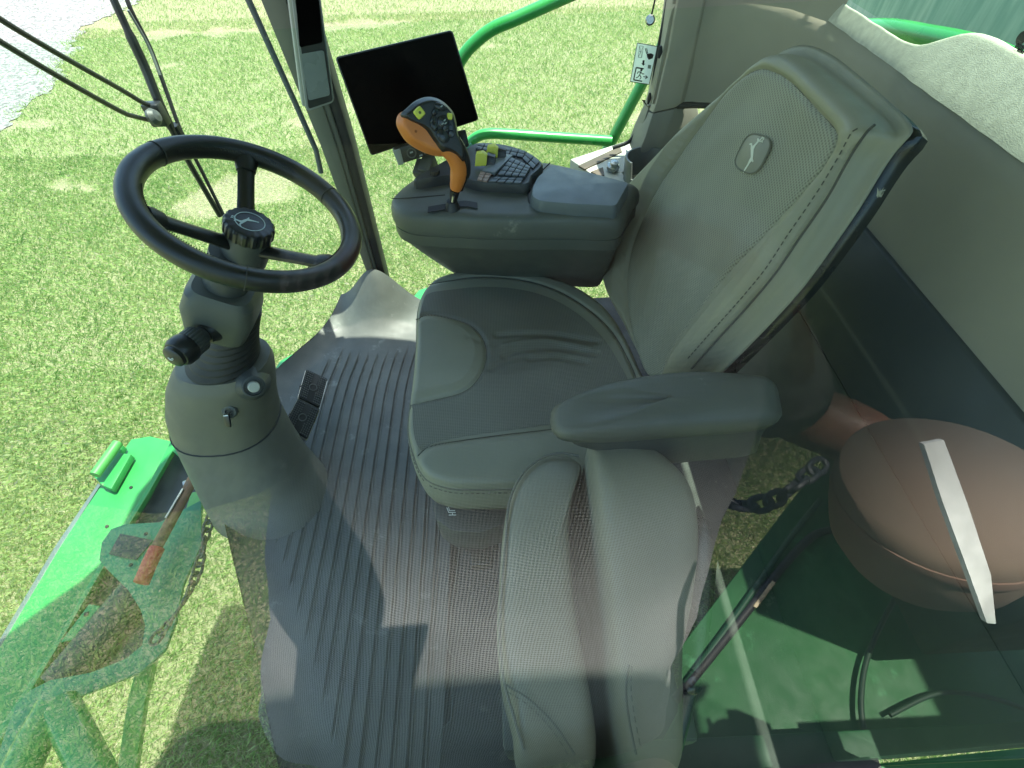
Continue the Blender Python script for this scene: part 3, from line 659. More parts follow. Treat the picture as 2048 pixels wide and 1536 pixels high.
mb = MB(); mb.add(*loft([[p+np.array([0, 0, -.002]) for p in r] for r in RCi[top_i:]])); mb.build('lower_cowl', mat('cowl_low', (.125, .123, .10), .55, bump=.3, bscale=1400, dirt=(.15, .14, .12), dirt_amt=-.03), sc, sharp=50)
mb = MB(); mb.add(*tube([p+norm(p-RCi[top_i][0])*.0 for p in [lerp(ringsC[4][0], q, 1.004) for q in RCi[top_i]]], .0022, 6, closed=True)); mb.build('cowl_seam', RUB, sc)
# bellows
mb = MB(); T0 = ringsC[0][0]; T1 = W(474, 632, y=.84); rr = []
for i in range(25):
    t = i/24; c = lerp(T0, T1, t)+np.array([0, 0, .004]); r = .030*(1-t)**1.6+.056; wv_ = .0026*math.sin(i*PI/1.5)
    rr.append(ell(c, r*.98+wv_, r*.95+wv_, 40, 2))
mb.add(*loft(rr)); mb.build('bellows', RUB, sc, sharp=80)
# head shroud
frs = np.stack([wu, wv, WN], 1); shc = W(447, 606, y=.80)
mb = MB()
sh = []
for h, sx_, sy_ in [(-.080, .046, .046), (-.06, .058, .060), (.0, .068, .066), (.044, .062, .062), (.058, .052, .054)]:
    sh.append(ell(shc+WN*h, sx_, sy_, 36, 4.5, wu, wv))
mb.add(*loft(sh)); mb.build('shroud', PL_GRY, sc, sharp=28)
mb = MB(); mb.add(*lathe(shc+WN*.04, WN, [(0, 0), (.042, 0), (.040, .05), (.036, .10), (0, .10)], 32)); mb.build('shroud_neck', PL_DK, sc)
# stalk
s0 = W(432, 648, y=.765); s1 = W(346, 715, y=.66); sd = norm(s1-s0); L_ = np.linalg.norm(s1-s0)
mb = MB(); mb.add(*lathe(s0-sd*.03, sd, [(0, 0), (.050, .0), (.049, .018), (.040, .024), (.038, .040), (.026, .052), (.022, .066), (0, .066)], 32)); stalk = mb.build('stalk_boot', PL_BLK, sc)
mb = MB(); mb.add(*lathe(s0+sd*.01, sd, [(0, 0), (.017, 0), (.017, L_-.075), (0, L_-.07)], 24)); mb.build('stalk_arm', PL_DK, sc)
mb = MB(); mb.add(*lathe(s1-sd*.066, sd, [(0, 0), (.0255, 0), (.0275, .004), (.0275, .026), (.0255, .028), (0, .028)], 72, wob=lambda k: 1 if k % 3 else .955)); mb.build('stalk_ring', PL_DK, sc)
mb = MB(); mb.add(*lathe(s1-sd*.038, sd, [(0, 0), (.028, 0), (.030, .006), (.0295, .022), (.025, .030), (.022, .031), (.0215, .038), (.017, .041), (0, .042)], 36)); tip = mb.build('horn_knob', PL_BLK, sc)
frt = Fr(s1+sd*.0045, np.cross(sd, [0, 0, 1.]), np.cross(np.cross(sd, [0, 0, 1.]), sd)); s_ = -1 if np.dot(frt.n, sd) < 0 else 1
ICON = mat('icon_white', (.7, .74, .7), .5, var=0)
hp = [(-.008, .005), (-.007, .001), (-.002, -.003), (.003, -.004), (.007, -.001), (.008, .002), (.004, .0025), (.003, -.001), (-.001, .000), (-.004, .003)]
mb = MB(); P_ = [frt.p(-a*.8*s_, b*.8, s_*.0006) for a, b in hp]
for a, b in zip(P_, P_[1:]+P_[:1]): mb.add(*bar(a, b, .0009, .0006, up=sd))
mb.build('horn_icon', ICON, tip)
# round switch and its boss, key, bolt hole
def on_cowl(px, py):    # nearest point of the cowl under a view direction
    r = norm(ray(px, py)); best = None
    for i in range(len(RCi)-1):
        for k in range(40):
            p = RCi[i][k]; d = np.linalg.norm(np.cross(p-C0, r)); s = np.dot(p-C0, r)
            key = d+.02*s
            if best is None or key < best[0]: best = (key, s)
    return C0+r*best[1]
nb = norm(np.array([.55, -.7, .45]))
pb = on_cowl(505, 770); mb = MB(); mb.add(*lathe(pb-nb*.025, nb, [(0, 0), (.044, 0), (.036, .02), (.028, .034), (.025, .042), (.021, .043), (.020, .037), (0, .037)], 36)); mb.build('switch_boss', PL_DK, sc)
mb = MB(); mb.add(*lathe(pb+nb*.010, nb, [(0, 0), (.013, 0), (.0125, .012), (.011, .014), (0, .0142)], 28)); mb.build('round_switch', mat('switch_pale', (.5, .5, .42), .4), sc)
nk = norm(np.array([.15, -.8, .5])); pk = on_cowl(460, 822)
mb = MB(); mb.add(*lathe(pk-nk*.004, nk, [(0, 0), (.017, 0), (.018, .006), (.015, .011), (.009, .011), (.009, .006), (0, .006)], 28)); mb.build('key_barrel', PL_GRY, sc)
kd = norm(W(450, 855, y=.64)-W(460, 825, y=.66)); mb = MB(); mb.add(*bar(pk+nk*.006, pk+nk*.030, .010, .0022, up=(0, .4, 1))); mb.build('key_blade', STEEL, sc)
mb = MB(); mb.add(*bar(pk+nk*.022, pk+nk*.024+np.array([-.005, -.012, -.030]), .014, .006, up=(.3, 1, 0))); mb.build('ignition_key', PL_BLK, sc, bevel=.0015)
ph = on_cowl(447, 762); mb = MB(); mb.add(*lathe(ph+nk*.0, nk, [(0, 0), (.0055, 0), (.0055, .0012), (0, .0012)], 16)); mb.build('bolt_hole', BLKI, sc)

# pedals
for i, (Q, lab) in enumerate([([(612, 737), (656, 757), (640, 815), (596, 793)], 'far one of the two black ribbed brake pedals, nearer the corner post'), ([(596, 796), (640, 818), (615, 878), (568, 850)], 'near one of the two black ribbed brake pedals, nearer the steering column')]):
    P = [W(x, y, z=z) for (x, y), z in zip(Q, (.155, .12, .105, .14))]
    pd = empty('brake_pedal', P[3], lab, 'pedal', 'brake pedals')
    fr = Fr(sum(P)/4, P[1]-P[0], P[0]-P[3]); 
    if fr.n[2] < 0: fr = Fr(fr.o, fr.u, -fr.v)
    q = rrect([fr.ab(p)*.97 for p in P], .006)
    mb = MB(); mb.add(*fslab(fr, q, .012)); mb.build('pedal_pad', RUB, pd, bevel=.001)
    qa = np.array([fr.ab(p)*.92 for p in P]); mb = MB(); nn = 11; mm_ = 13
    for a in range(nn):
        for b in range(mm_):
            s, t = (a+.5)/nn, (b+.5)/mm_; p = (qa[0]*(1-s)+qa[1]*s)*(1-t)+(qa[3]*(1-s)+qa[2]*s)*t
            if np.linalg.norm(p) < .016 or abs(s-.5) < .10: continue
            mb.add(*box(fr.p(p[0], p[1], .0015), (.0036, .0036, .003), np.stack([fr.u, fr.v, fr.n], 1)))
    mb.build('pedal_studs', mat('rubber_stud', (.085, .09, .085), .5), pd)
    mb = MB(); mb.add(*tube([fr.p(.011*math.cos(t), .011*math.sin(t), .001) for t in np.linspace(0, 2*PI, 24, endpoint=False)], .0018, 6, closed=True)); mb.build('pedal_ring', MATS['rubber_stud'], pd)
    mb = MB(); e_ = fr.p(*(qa[0]*.5+qa[3]*.5), -.012); mb.add(*bar(e_, e_+np.array([-.035, .01, -.09]), .018, .01)); mb.build('pedal_arm', PL_BLK, pd)
    mb = MB(); mb.add(*fslab(fr, [q_*1.05 for q_ in q], .006, -.012)); mb.build('pedal_plate', STEEL, pd)

# ================================================================ OPERATOR SEAT
seat = empty('operator_seat', (.08, .73, 0), 'olive leather driver seat with tall perforated back, left armrest and torn piping', 'seat')
fc = Fr((.05, .73, .525), (1, 0, 0), (0, 1, 0))
OC = [fc.ab(W(x, y, z=.515)) for x, y in [(848, 950), (826, 905), (816, 850), (826, 770), (833, 690), (836, 620), (852, 578), (885, 553), (950, 543), (1020, 544), (1095, 556), (1160, 580), (1215, 622), (1252, 680), (1282, 745), (1330, 830), (1330, 930), (1180, 962), (1060, 972), (930, 975), (880, 968)]]
OC = smooth(OC, 10, True)
def pc(L): return [fc.ab(W(x, y, z=.52)) for x, y in L]
sm1 = smooth(pc([(820, 812), (870, 800), (920, 788), (952, 765), (972, 722), (968, 682), (942, 652), (900, 638), (858, 632), (832, 640)]), 8)      # thigh panel
sm2 = smooth(pc([(836, 912), (862, 893), (930, 880), (1010, 870), (1100, 858), (1200, 838), (1300, 815)]), 8)       # near bolster seam
sm3 = smooth(pc([(856, 570), (900, 562), (960, 556), (1040, 560), (1110, 580), (1175, 618), (1225, 665), (1262, 730), (1280, 780)]), 8)
wr = [(smooth(pc([(995, 672), (1050, 668), (1110, 668), (1160, 676), (1195, 682)]), 6), -.0055, .007), (smooth(pc([(1005, 690), (1040, 684), (1100, 680), (1180, 694)]), 6), .004, .006), (smooth(pc([(1010, 712), (1040, 700), (1110, 694), (1190, 704)]), 6), -.0045, .008),
      (smooth(pc([(1060, 716), (1110, 712), (1170, 722)]), 6), -.005, .007), (smooth(pc([(980, 740), (1010, 722), (1050, 712)]), 6), -.003, .009), (smooth(pc([(940, 680), (985, 690), (1030, 680)]), 6), -.002, .008)]
def dc(q):
    h = -.0045*np.exp(-(seg_dist(q, sm1)/.0045)**2)-.005*np.exp(-(seg_dist(q, sm2)/.005)**2)-.004*np.exp(-(seg_dist(q, sm3)/.005)**2)
    h = h+.007*inside(q, sm1)*np.clip(seg_dist(q, sm1)/.025, 0, 1)
    below = q[:, 1] < np.interp(q[:, 0], [p[0] for p in sm2], [p[1] for p in sm2]); h = h+.006*below*np.clip(seg_dist(q, sm2)/.02, 0, 1)
    for L, a, wd in wr: h = h+a*np.exp(-(seg_dist(q, L)/wd)**2)
    h = h-.010*np.exp(-(((q[:, 0]-.07)/.13)**2+((q[:, 1])/.14)**2))
    return h+.001*np.sin(q[:, 0]*31+q[:, 1]*17)
CUSH = weave('cushion_mesh', (.145, .147, .12), (.085, .087, .07), 2*PI/.0050, u=(.7, .7, 0), v=(.7, -.7, 0), rough=.5, bump=.35)
mb = MB(); mb.add(*pillow(fc, OC, .10, .016, dc, K=120, n=360, bulge=.007)); cush = mb.build('cushion', LEA, seat, sharp=180)
# perforated top panel lies a hair above the leather between the seams
def surf_poly(fr, L, disp, rad_off=.0006, m=None, name='panel', par=None, n=140, K=50, r=None, O=None):
    O2 = resample(L, n); c = O2.mean(0); rings = []
    for k in range(0, K+1):
        s = max(.004, 1-k/K); q = c+(O2-c)*s
        h = disp(q)+rad_off
        if k == 0: h = h-.0012
        rings.append([fr.p(a, b, z) for (a, b), z in zip(q, h)])
    mb = MB(); mb.add(*loft(rings, False, True)); return mb.build(name, m, par, sharp=180)
PANEL = [p for p in pc([(826, 815)])]+[p for p in sm1[:1]]
pz = smooth(pc([(838, 645), (846, 612), (856, 592), (890, 584), (960, 578), (1040, 582), (1105, 600), (1165, 636), (1210, 682), (1245, 740), (1270, 800), (1240, 824), (1150, 842), (1030, 862), (930, 875), (868, 888), (842, 902), (829, 870), (826, 820)]), 6)
# (the panel leaves out the smooth thigh patch)
pz2 = [p for p in pz]+[p for p in sm1]
surf_poly2 = pz2
def tri_panel(fr, poly, disp, step, m, name, par, off=.0008):
    P = np.array(poly); x0, y0 = P.min(0); x1, y1 = P.max(0); xs = np.arange(x0, x1+step, step); ys = np.arange(y0, y1+step, step)
    X, Y = np.meshgrid(xs, ys); Q = np.stack([X.ravel(), Y.ravel()], 1); ins = inside(Q, P); d = seg_dist(Q, list(P)+[P[0]])
    near = (~ins) & (d < step*1.1); 
    # snap border points to the outline
    Q2 = Q.copy()
    idx = np.where(near)[0]
    L = list(P)+[P[0]]
    for i in idx:
        p = Q[i]; bb = None
        for a, b in zip(L[:-1], L[1:]):
            dd = b-a; t = min(1, max(0, np.dot(p-a, dd)/max(dd@dd, 1e-12))); c = a+t*dd; e = np.linalg.norm(p-c)
            if bb is None or e < bb[0]: bb = (e, c)
        Q2[i] = bb[1]
    ok = ins | near; h = disp(Q2)+off; nx = len(xs); V = [fr.p(a, b, z) for (a, b), z in zip(Q2, h)]; F = []
    for j in range(len(ys)-1):
        for i in range(nx-1):
            f = [j*nx+i, j*nx+i+1, (j+1)*nx+i+1, (j+1)*nx+i]
            if all(ok[k] for k in f) and any(ins[k] for k in f): F.append(f)
    used = sorted({k for f in F for k in f}); mp = {k: i for i, k in enumerate(used)}
    return build(name, [V[k] for k in used], [[mp[k] for k in f] for f in F], m, par, sharp=180)
tri_panel(fc, pz2, dc, .004, CUSH, 'cushion_panel', seat, off=.0010)
def seam(fr, L, disp, name, m, par, off=.0, r=.0012):
    q = np.array(L); h = disp(q)+off
    mb = MB(); mb.add(*tube([fr.p(a, b, z) for (a, b), z in zip(q, h)], r, 6)); return mb.build(name, m, par)
seam(fc, sm1, dc, 'seam', STITCH, seat); seam(fc, sm2, dc, 'seam', STITCH, seat); seam(fc, sm3, dc, 'seam', STITCH, seat)
OCr = resample(OC, 240); mb = MB(); mb.add(*tube([fc.p(a*1.001, b*1.001, -.017) for a, b in OCr], .0028, 8, closed=True)); mb.build('piping', mat('piping', (.11, .11, .085), .5), seat)
cO = np.array(OCr).mean(0)
mb = dashes([fc.p(a*1.012, b*1.012, -.026) for a, b in (OCr-cO*0)], .006, .004, .0008); mb.build('stitching', STITCHL, seat)
# frame below: plate, bellows, base
mb = MB(); lo = resample([(cO+(p-cO)*.86) for p in OCr], 60); mb.add(*loft([[fc.p(a, b, -.10) for a, b in lo], [fc.p(*(cO+(np.array([a, b])-cO)*.97), -.165) for a, b in lo]])); mb.build('seat_pan', PL_GRY, seat, bevel=.004)
mb = MB(); rr = []
for i in range(17):
    z = .36-.30*i/16; k = .82+.015*math.sin(i*PI/1.2)-.05*(i/16); rr.append([np.array([.05+a_*k, .73+b_*k, z]) for a_, b_ in lo])
mb.add(*loft(rr)); mb.build('suspension_boot', mat('boot_rubber', (.035, .04, .038), .6), seat)
mb = MB(); mb.add(*slab([(-.13, .50, .05), (.30, .50, .05), (.30, .96, .05), (-.13, .96, .05)], (0, 0, -.045))); mb.build('seat_base', PL_BLK, seat, bevel=.01)
mb = MB(); mb.add(*slab([W(x, y, z=.40) for x, y in [(864, 1002), (1014, 1000), (1016, 1046), (960, 1066), (905, 1062), (872, 1040)]], (0, 0, -.09))); mb.build('suspension_cover', mat('susp_dark', (.045, .052, .048), .5, var=.15), seat, bevel=.006)
mb = MB(); mb.add(*slab([W(x, y, z=.30) for x, y in [(930, 1064), (985, 1060), (985, 1130), (940, 1132)]], (0, 0, -.03))); mb.build('adjuster_handle', PL_BLK, seat, bevel=.006)
# front handle and seat icon, torn edge
pi = W(905, 1018, z=.40); mb = MB(); frp = Fr(W(900, 1015, z=.41), (1, 0, 0), (0, .45, .9)); 
for a, b in [((-.007, .008), (-.005, -.001)), ((-.005, -.001), (.004, -.001)), ((-.006, -.004), (.005, -.004)), ((-.006, -.004), (-.009, .004)), ((.000, -.004), (.000, -.008)), ((-.006, -.008), (.006, -.008))]:
    mb.add(*bar(W(905+a[0]*1250, 1020-a[1]*1250, z=.4015), W(905+b[0]*1250, 1020-b[1]*1250, z=.4015), .0013, .0006, up=(0, 0, 1)))
mb.build('seat_icon', ICON, seat)
mb = MB(); rg = np.random.default_rng(3)
for i in range(46):
    px = 905+rg.uniform(0, 118); p = W(px, 986+rg.uniform(-3, 7), z=.418); d = norm([rg.normal(0, 1), -abs(rg.normal(0, .6)), rg.normal(0, .8)]); q = norm(np.cross(d, [0, 0, 1.]))
    l = rg.uniform(.003, .012); wd = rg.uniform(.001, .0035); b = len(mb.V); mb.add([p-q*wd, p+q*wd, p+d*l+q*wd*.5, p+d*l*1.2-q*wd*.3], [[0, 1, 2, 3]])
mb.build('torn_lining', mat('torn_cloth', (.30, .32, .26), .9), seat)

# backrest
bo = np.array([.295, .745, .56]); bt = np.array([.455, .75, 1.05])
fb = Fr(bo, (0, -1, 0), bt-bo)          # u towards the camera side, v up, n to the front
if fb.n[0] > 0: fb = Fr(bo, (0, 1, 0), bt-bo)
def pb_(L): return [fb.px(*p) for p in L]
OBpx = [(1290, 760), (1262, 700), (1238, 640), (1214, 585), (1207, 530), (1206, 475), (1222, 425), (1262, 368), (1320, 305), (1380, 240), (1440, 178), (1490, 130), (1528, 103), (1565, 98), (1605, 116), (1655, 156), (1705, 200), (1738, 232), (1750, 256), (1738, 274), (1716, 300), (1690, 340), (1652, 405), (1600, 484), (1550, 555), (1500, 615), (1440, 682), (1382, 745), (1350, 775), (1320, 780)]
OB = smooth(pb_(OBpx), 6, True)
ins = smooth(pb_([(1517, 139), (1484, 156), (1443, 195), (1400, 252), (1355, 318), (1318, 370), (1282, 448), (1262, 500), (1254, 560), (1256, 620), (1266, 670), (1288, 740), (1318, 752), (1345, 705), (1385, 648), (1435, 582), (1490, 515), (1560, 437), (1616, 375), (1655, 325), (1672, 290), (1672, 268), (1655, 243), (1610, 195), (1575, 160), (1545, 143)]), 5, True)
insc = ins+[ins[0]]
crease = smooth(pb_([(1470, 520), (1440, 575), (1400, 640), (1365, 700)]), 5)
def db(q):
    d = seg_dist(q, insc); i_ = inside(q, ins); dO = seg_dist(q, OB+[OB[0]])
    h = np.where(i_, -.004*np.clip(d/.05, 0, 1), .022*np.clip(d/.035, 0, 1)**.8*np.clip(dO/.03, 0, 1)**.5)
    h = h-.0035*np.exp(-(d/.0035)**2)
    h = h+.0010*np.sin(q[:, 1]*40+3*np.sin(q[:, 0]*20))*i_+.006*np.exp(-(seg_dist(q, crease)/.03)**2)
    h = h+.0006*np.sin(q[:, 1]*260+6*np.sin(q[:, 1]*23))*(~i_)*np.exp(-((d-.012)/.01)**2)
    return h
mb = MB(); mb.add(*pillow(fb, OB, .044, .034, db, K=120, n=380, bulge=.016)); back = mb.build('backrest', LEA2, seat, sharp=180)
BMESH = weave('back_mesh', (.23, .225, .165), (.12, .117, .088), 2*PI/.0068, u=tuple(fb.u*.9+fb.v*.43), v=tuple(fb.v*.9-fb.u*.43), rough=.6, bump=.4)
tri_panel(fb, ins, db, .004, BMESH, 'backrest_panel', seat, off=.0011)
seam(fb, ins, db, 'panel_seam', STITCH, seat, r=.0011)
def side_line(pxs, off):      # seam along the near edge of the front, slightly outside it
    q = np.array(smooth(pb_(pxs), 6)); return q
sl_px = [(1752, 250), (1738, 262), (1716, 292), (1692, 332), (1655, 398), (1600, 478), (1552, 548), (1500, 610), (1440, 676), (1384, 738)]
q = side_line(sl_px, 0); P = [fb.p(a, b, .0015) for a, b in q]
mb = MB(); mb.add(*tube(P, .0016, 6)); mb.build('side_seam', STITCH, seat)
c_ = np.array(OB).mean(0)
for s in (.955, 1.03):
    qq = [c_+(p-c_)*s for p in q]; hh = db(np.array(qq)) if s < 1 else None
    PP = [fb.p(a, b, (h_-.002 if h_ is not None else -.012)) for (a, b), h_ in zip(qq, hh if hh is not None else [None]*len(qq))]
    if s < 1: mb = dashes([p+fb.n*.0 for p in PP], .0055, .004, .0009); mb.build('stitching', STITCH, seat)
# emblem badge pressed in the panel
ce = fb.px(1504, 307); ax_ = norm(fb.px(1522, 272)-fb.px(1486, 344)); bx_ = np.array([ax_[1], -ax_[0]])
sa = np.linalg.norm(fb.px(1522, 272)-fb.px(1486, 344))/2*1.0; sb = np.linalg.norm(fb.px(1478, 297)-fb.px(1532, 318))/2*.95
bd = [ce+ax_*sa*math.copysign(abs(math.cos(t))**.6, math.cos(t))*1.02+bx_*sb*math.copysign(abs(math.sin(t))**.62, math.sin(t)) for t in np.linspace(0, 2*PI, 60, endpoint=False)]
BADGE = mat('badge', (.17, .165, .13), .45, bump=.2); BADGE2 = mat('badge_light', (.50, .50, .42), .5)
zb = db(np.array([ce]))[0]+.0016
mb = MB(); mb.add(*loft([[fb.p(*p, zb) for p in bd], [fb.p(*p, zb+.0022) for p in bd]])); bdg = mb.build('badge', BADGE, seat, bevel=.0006)
mb = MB(); mb.add(*tube([fb.p(*(ce+(p-ce)*.97), zb+.0022) for p in bd], .0013, 6, closed=True)); mb.build('badge_rim', STITCHL, bdg)
deer('badge_emblem', fb, *(ce-ax_*.001), sa*.80, -.55 if fb.u[1] < 0 else .55, BADGE2, bdg, c=zb+.0022, t=.0007, flip=-1 if fb.u[1] < 0 else 1)
# shell behind
SH = np.array(resample(OB, 200)); cS = SH.mean(0)
def shell(k, c, grow): return [fb.p(*(cS+(p-cS)*k), c) for p in SH]
mb = MB(); mb.add(*loft([shell(.94, -.038, 0), shell(1.015, -.050, 0), shell(1.03, -.060, 0), shell(1.02, -.074, 0), shell(.90, -.090, 0)])); mb.build('back_shell', mat('shell_black', (.010, .012, .012), .25), seat, sharp=40)
mb = MB()
for i in range(26):
    px, py = [(1757, 390), (1758, 388)][i % 2]
    p = WP(px+rg.normal(0, 3), py+rg.normal(0, 3), fb.p(0, 0, -.04), fb.n); d = norm([rg.normal(0, .4), rg.normal(0, .5), .8]); qv = norm(np.cross(d, [1, 0, .2])); l = rg.uniform(.003, .010); wd = rg.uniform(.0008, .0022)
    mb.add([p-qv*wd, p+qv*wd, p+d*l+qv*wd*.4], [[0, 1, 2]])
mb.build('torn_lining', mat('torn_pale', (.42, .42, .34), .9), seat)
# left armrest
fa = Fr(W(1300, 790, z=.72), (1, .09, .02), (0, 0, 1))
ATOP = [W(x, y, z=.70) for x, y in [(1102, 822), (1112, 806), (1145, 793), (1200, 775), (1260, 762), (1330, 752), (1400, 748), (1480, 752), (1535, 758), (1553, 772), (1560, 800), (1562, 835), (1520, 850), (1440, 858), (1350, 864), (1250, 872), (1180, 874), (1130, 868), (1106, 850)]]
AO = resample(smooth(ATOP, 6, True), 160); ca = AO.mean(0); rings = []
for k, z in [(.05, .724), (.5, .723), (.8, .719), (.93, .711), (1, .700), (1.0, .692), (.985, .684), (.96, .681)]:
    rings.append([np.array([ca[0]+(p[0]-ca[0])*k, ca[1]+(p[1]-ca[1])*k, z-.012*max(0, (.14-p[0])/.08)**2*(1 if z > .68 else .3)]) for p in AO])
arm = None
mb = MB(); mb.add(*loft(rings)); arm = mb.build('armrest', mat('arm_grey', (.075, .078, .062), .5, bump=.4, bscale=1300, dirt=(.16, .16, .13), dirt_amt=-.03), seat, sharp=60)
mb = MB(); lo2 = [np.array([ca[0]+(p[0]-ca[0])*.93+.008, ca[1]+(p[1]-ca[1])*.88, 0]) for p in AO]
mb.add(*loft([[p+np.array([0, 0, .683]) for p in lo2], [np.array([ca[0]+(p[0]-ca[0])*.96, p[1], .655]) for p in lo2], [np.array([ca[0]+.06+(p[0]-ca[0])*.66, p[1], .60]) for p in lo2]])); mb.build('armrest_arm', PL_DK, seat, sharp=40)
mb = MB(); mb.add(*bar((.33, .47, .62), (.30, .52, .52), .05, .05)); mb.build('armrest_hinge', PL_BLK, seat, bevel=.006)

# ================================================================ RIGHT CONSOLE
con = empty('armrest_console', (.05, 1.05, .5), 'grey right hand armrest console with keypad, blue-grey lid and paddles', 'console')
T1_ = [W(x, y, z=.742) for x, y in [(781, 408), (779, 398), (787, 386), (805, 371), (824, 358), (862, 337), (897, 317), (925, 302), (955, 286), (1004, 289), (1040, 298), (1066, 310), (1088, 326), (1098, 326), (1180, 344), (1275, 370)]]
T1_ += [W(1272, 384, z=.742), W(1258, 410, z=.742)]
T1_ += [W(x, y, z=.742) for x, y in [(1240, 440), (1150, 440), (1090, 440), (1040, 441), (990, 440), (950, 439), (916, 437), (880, 436), (850, 434), (815, 430), (790, 420)]]
O1 = resample(smooth(T1_, 5, True), 300); cc1 = O1.mean(0)
def ring_z(k, z, dx=0, dy=0, Yk=None):
    return [np.array([cc1[0]+(p[0]-cc1[0])*k+dx, cc1[1]+(p[1]-cc1[1])*(Yk or k)+dy, z]) for p in O1]
def dome(p):   # top slightly hollow near the lever, higher at the far keypad
    return 0
rings = [ring_z(.02, .748), ring_z(.5, .748), ring_z(.85, .747), ring_z(.95, .744), ring_z(.985, .736), ring_z(1.0, .724), ring_z(1.005, .705), ring_z(.995, .698), ring_z(.985, .694)]
mb = MB(); mb.add(*loft(rings)); mb.build('console_top', mat('console_top', (.09, .095, .08), .45, bump=.4, bscale=1400, dirt=(.19, .185, .15), dirt_amt=-.03), con, sharp=50)
mb = MB(); mb.add(*loft([ring_z(.992, .694), ring_z(.995, .672), ring_z(.99, .668)])); mb.build('console_lip', PL_GRY, con, sharp=50)
low = []
for t in np.linspace(0, 1, 12):
    z = .668-.22*t; k = .975-.0*t; dx = .11*t**1.0; dy = .10*t**1.2
    low.append([np.array([max(p[0]*1.0+0*dx, -.2+dx*1.5) if False else cc1[0]+(p[0]-cc1[0])*(.975-.22*t)+.06*t, cc1[1]+(p[1]-cc1[1])*(.96-.25*t)+dy, z]) for p in O1])
mb = MB(); mb.add(*loft(low)); mb.build('console_body', PL_GRY, con, sharp=50)
TOPZ = .749
# raised far pod with keypads
pod = [W(x, y, z=.77) for x, y in [(826, 357), (868, 332), (900, 314), (930, 297), (956, 284), (1004, 287), (1040, 296), (1066, 308), (1086, 325), (1080, 338), (1064, 352), (1056, 368), (1010, 366), (960, 364), (930, 356), (900, 350), (860, 356)]]
PO = resample(smooth(pod, 4, True), 140); cp = PO.mean(0)
mb = MB(); mb.add(*loft([[np.array([p[0], p[1], .744]) for p in PO], [np.array([p[0], p[1], .764]) for p in PO], [np.array([cp[0]+(p[0]-cp[0])*.97, cp[1]+(p[1]-cp[1])*.96, .7695]) for p in PO]])); mb.build('keypad_pod', mat('pod_dark', (.03, .033, .033), .45, bump=.3), con, sharp=40)
KEY = mat('key_grey', (.045, .055, .06), .4, var=.05); KEY2 = mat('key_print', (.28, .19, .15), .5)
def keys(name, corners, nu, nv, z, m, gap=.12, h=.004, sk=()):
    A_, B_, C_, D_ = [W(x, y, z=z) for x, y in corners]; mb = MB()
    out = []
    for i in range(nu):
        for j in range(nv):
            if (i, j) in sk: continue
            f = lambda s, t: (A_*(1-s)+B_*s)*(1-t)+(D_*(1-s)+C_*s)*t
            s0_, s1_, t0_, t1_ = (i+gap/2)/nu, (i+1-gap/2)/nu, (j+gap/2)/nv, (j+1-gap/2)/nv
            mb = MB(); mb.add(*slab([f(s0_, t0_), f(s1_, t0_), f(s1_, t1_), f(s0_, t1_)], (0, 0, h))); out.append(mb.build(name, m, con, bevel=.0008))
    return out
keys('pad_key', [(958, 288), (1052, 304), (1046, 318), (950, 300)], 7, 2, .7695, KEY)
keys('pad_key', [(1056, 307), (1080, 326), (1066, 341), (1044, 319)], 2, 2, .7695, KEY)
keys('pad_key', [(1022, 318), (1062, 338), (1050, 358), (994, 354)], 4, 4, .7705, KEY, h=.006)
keys('strip_key', [(990, 356), (1048, 358), (1042, 370), (976, 366)], 4, 2, .770, KEY)
keys('print_key', [(960, 346), (986, 347), (974, 366), (954, 362)], 2, 3, .770, KEY2)
mb = MB(); mb.add(*slab([W(x, y, z=.770) for x, y in [(1000, 312), (1026, 316), (990, 352), (965, 346)]], (0, 0, .008))); mb.build('divider', mat('divider', (.12, .14, .15), .4), con, bevel=.002)
for px, py in [(962, 330), (984, 316)]:
    mb = MB(); o_ = W(px, py, z=.775); mb.add(*slab([o_+np.array(v_) for v_ in [(-.014, -.006, 0), (.012, -.006, 0), (.014, -.004, .02), (.006, .0, .026), (-.010, .0, .024)]], (.002, .012, .002))); mb.build('paddle_switch', YEL, con, bevel=.0015)
    mb = MB(); o_ = o_+np.array([.022, .004, -.002]); mb.add(*slab([o_+np.array(v_) for v_ in [(-.012, -.012, 0), (.008, -.012, 0), (.010, -.004, .018), (-.008, .0, .022)]], (.002, .016, 0))); mb.build('paddle_guard', PL_BLK, con, bevel=.0015)
mb = MB(); mb.add(*lathe(W(870, 348, z=.768), (0, 0, 1), [(0, 0), (.012, 0), (.012, .010), (0, .010)], 30, wob=lambda k: 1 if k % 2 else .93)); mb.build('rotary_knob', PL_BLK, con)
# lid
LD = [W(x, y, z=.772) for x, y in [(1104, 326), (1180, 343), (1262, 364)]]+[W(x, y, z=.772) for x, y in [(1235, 412), (1150, 408), (1078, 402), (1060, 392), (1062, 372), (1072, 352)]]
LO = resample(rrect([p[:2] for p in LD], .01), 160); cl = LO.mean(0)
def lr(k, z): return [np.array([*(cl+(p-cl)*k), z]) for p in LO]
mb = MB(); mb.add(*tube([W(x, y, z=.7455) for x, y in smooth([(781, 396), (800, 396), (840, 393), (885, 389)], 5)] if False else smooth([W(x, y, z=.748) for x, y in [(783, 397), (800, 397), (840, 394), (890, 390)]], 5), .0011, 6)); mb.build('top_seam', RUB, con)
mb = MB(); mb.add(*loft([lr(1.0, .70), lr(1.0, .752), lr(.985, .764), lr(.955, .7705), lr(.5, .774), lr(.02, .775)])); mb.build('console_lid', PL_LID, con, sharp=50)
q = [W(x, y, z=.735) for x, y in [(1098, 327), (1071, 354), (1058, 383), (1059, 405), (1070, 424), (1092, 436), (1150, 438), (1236, 441)]]
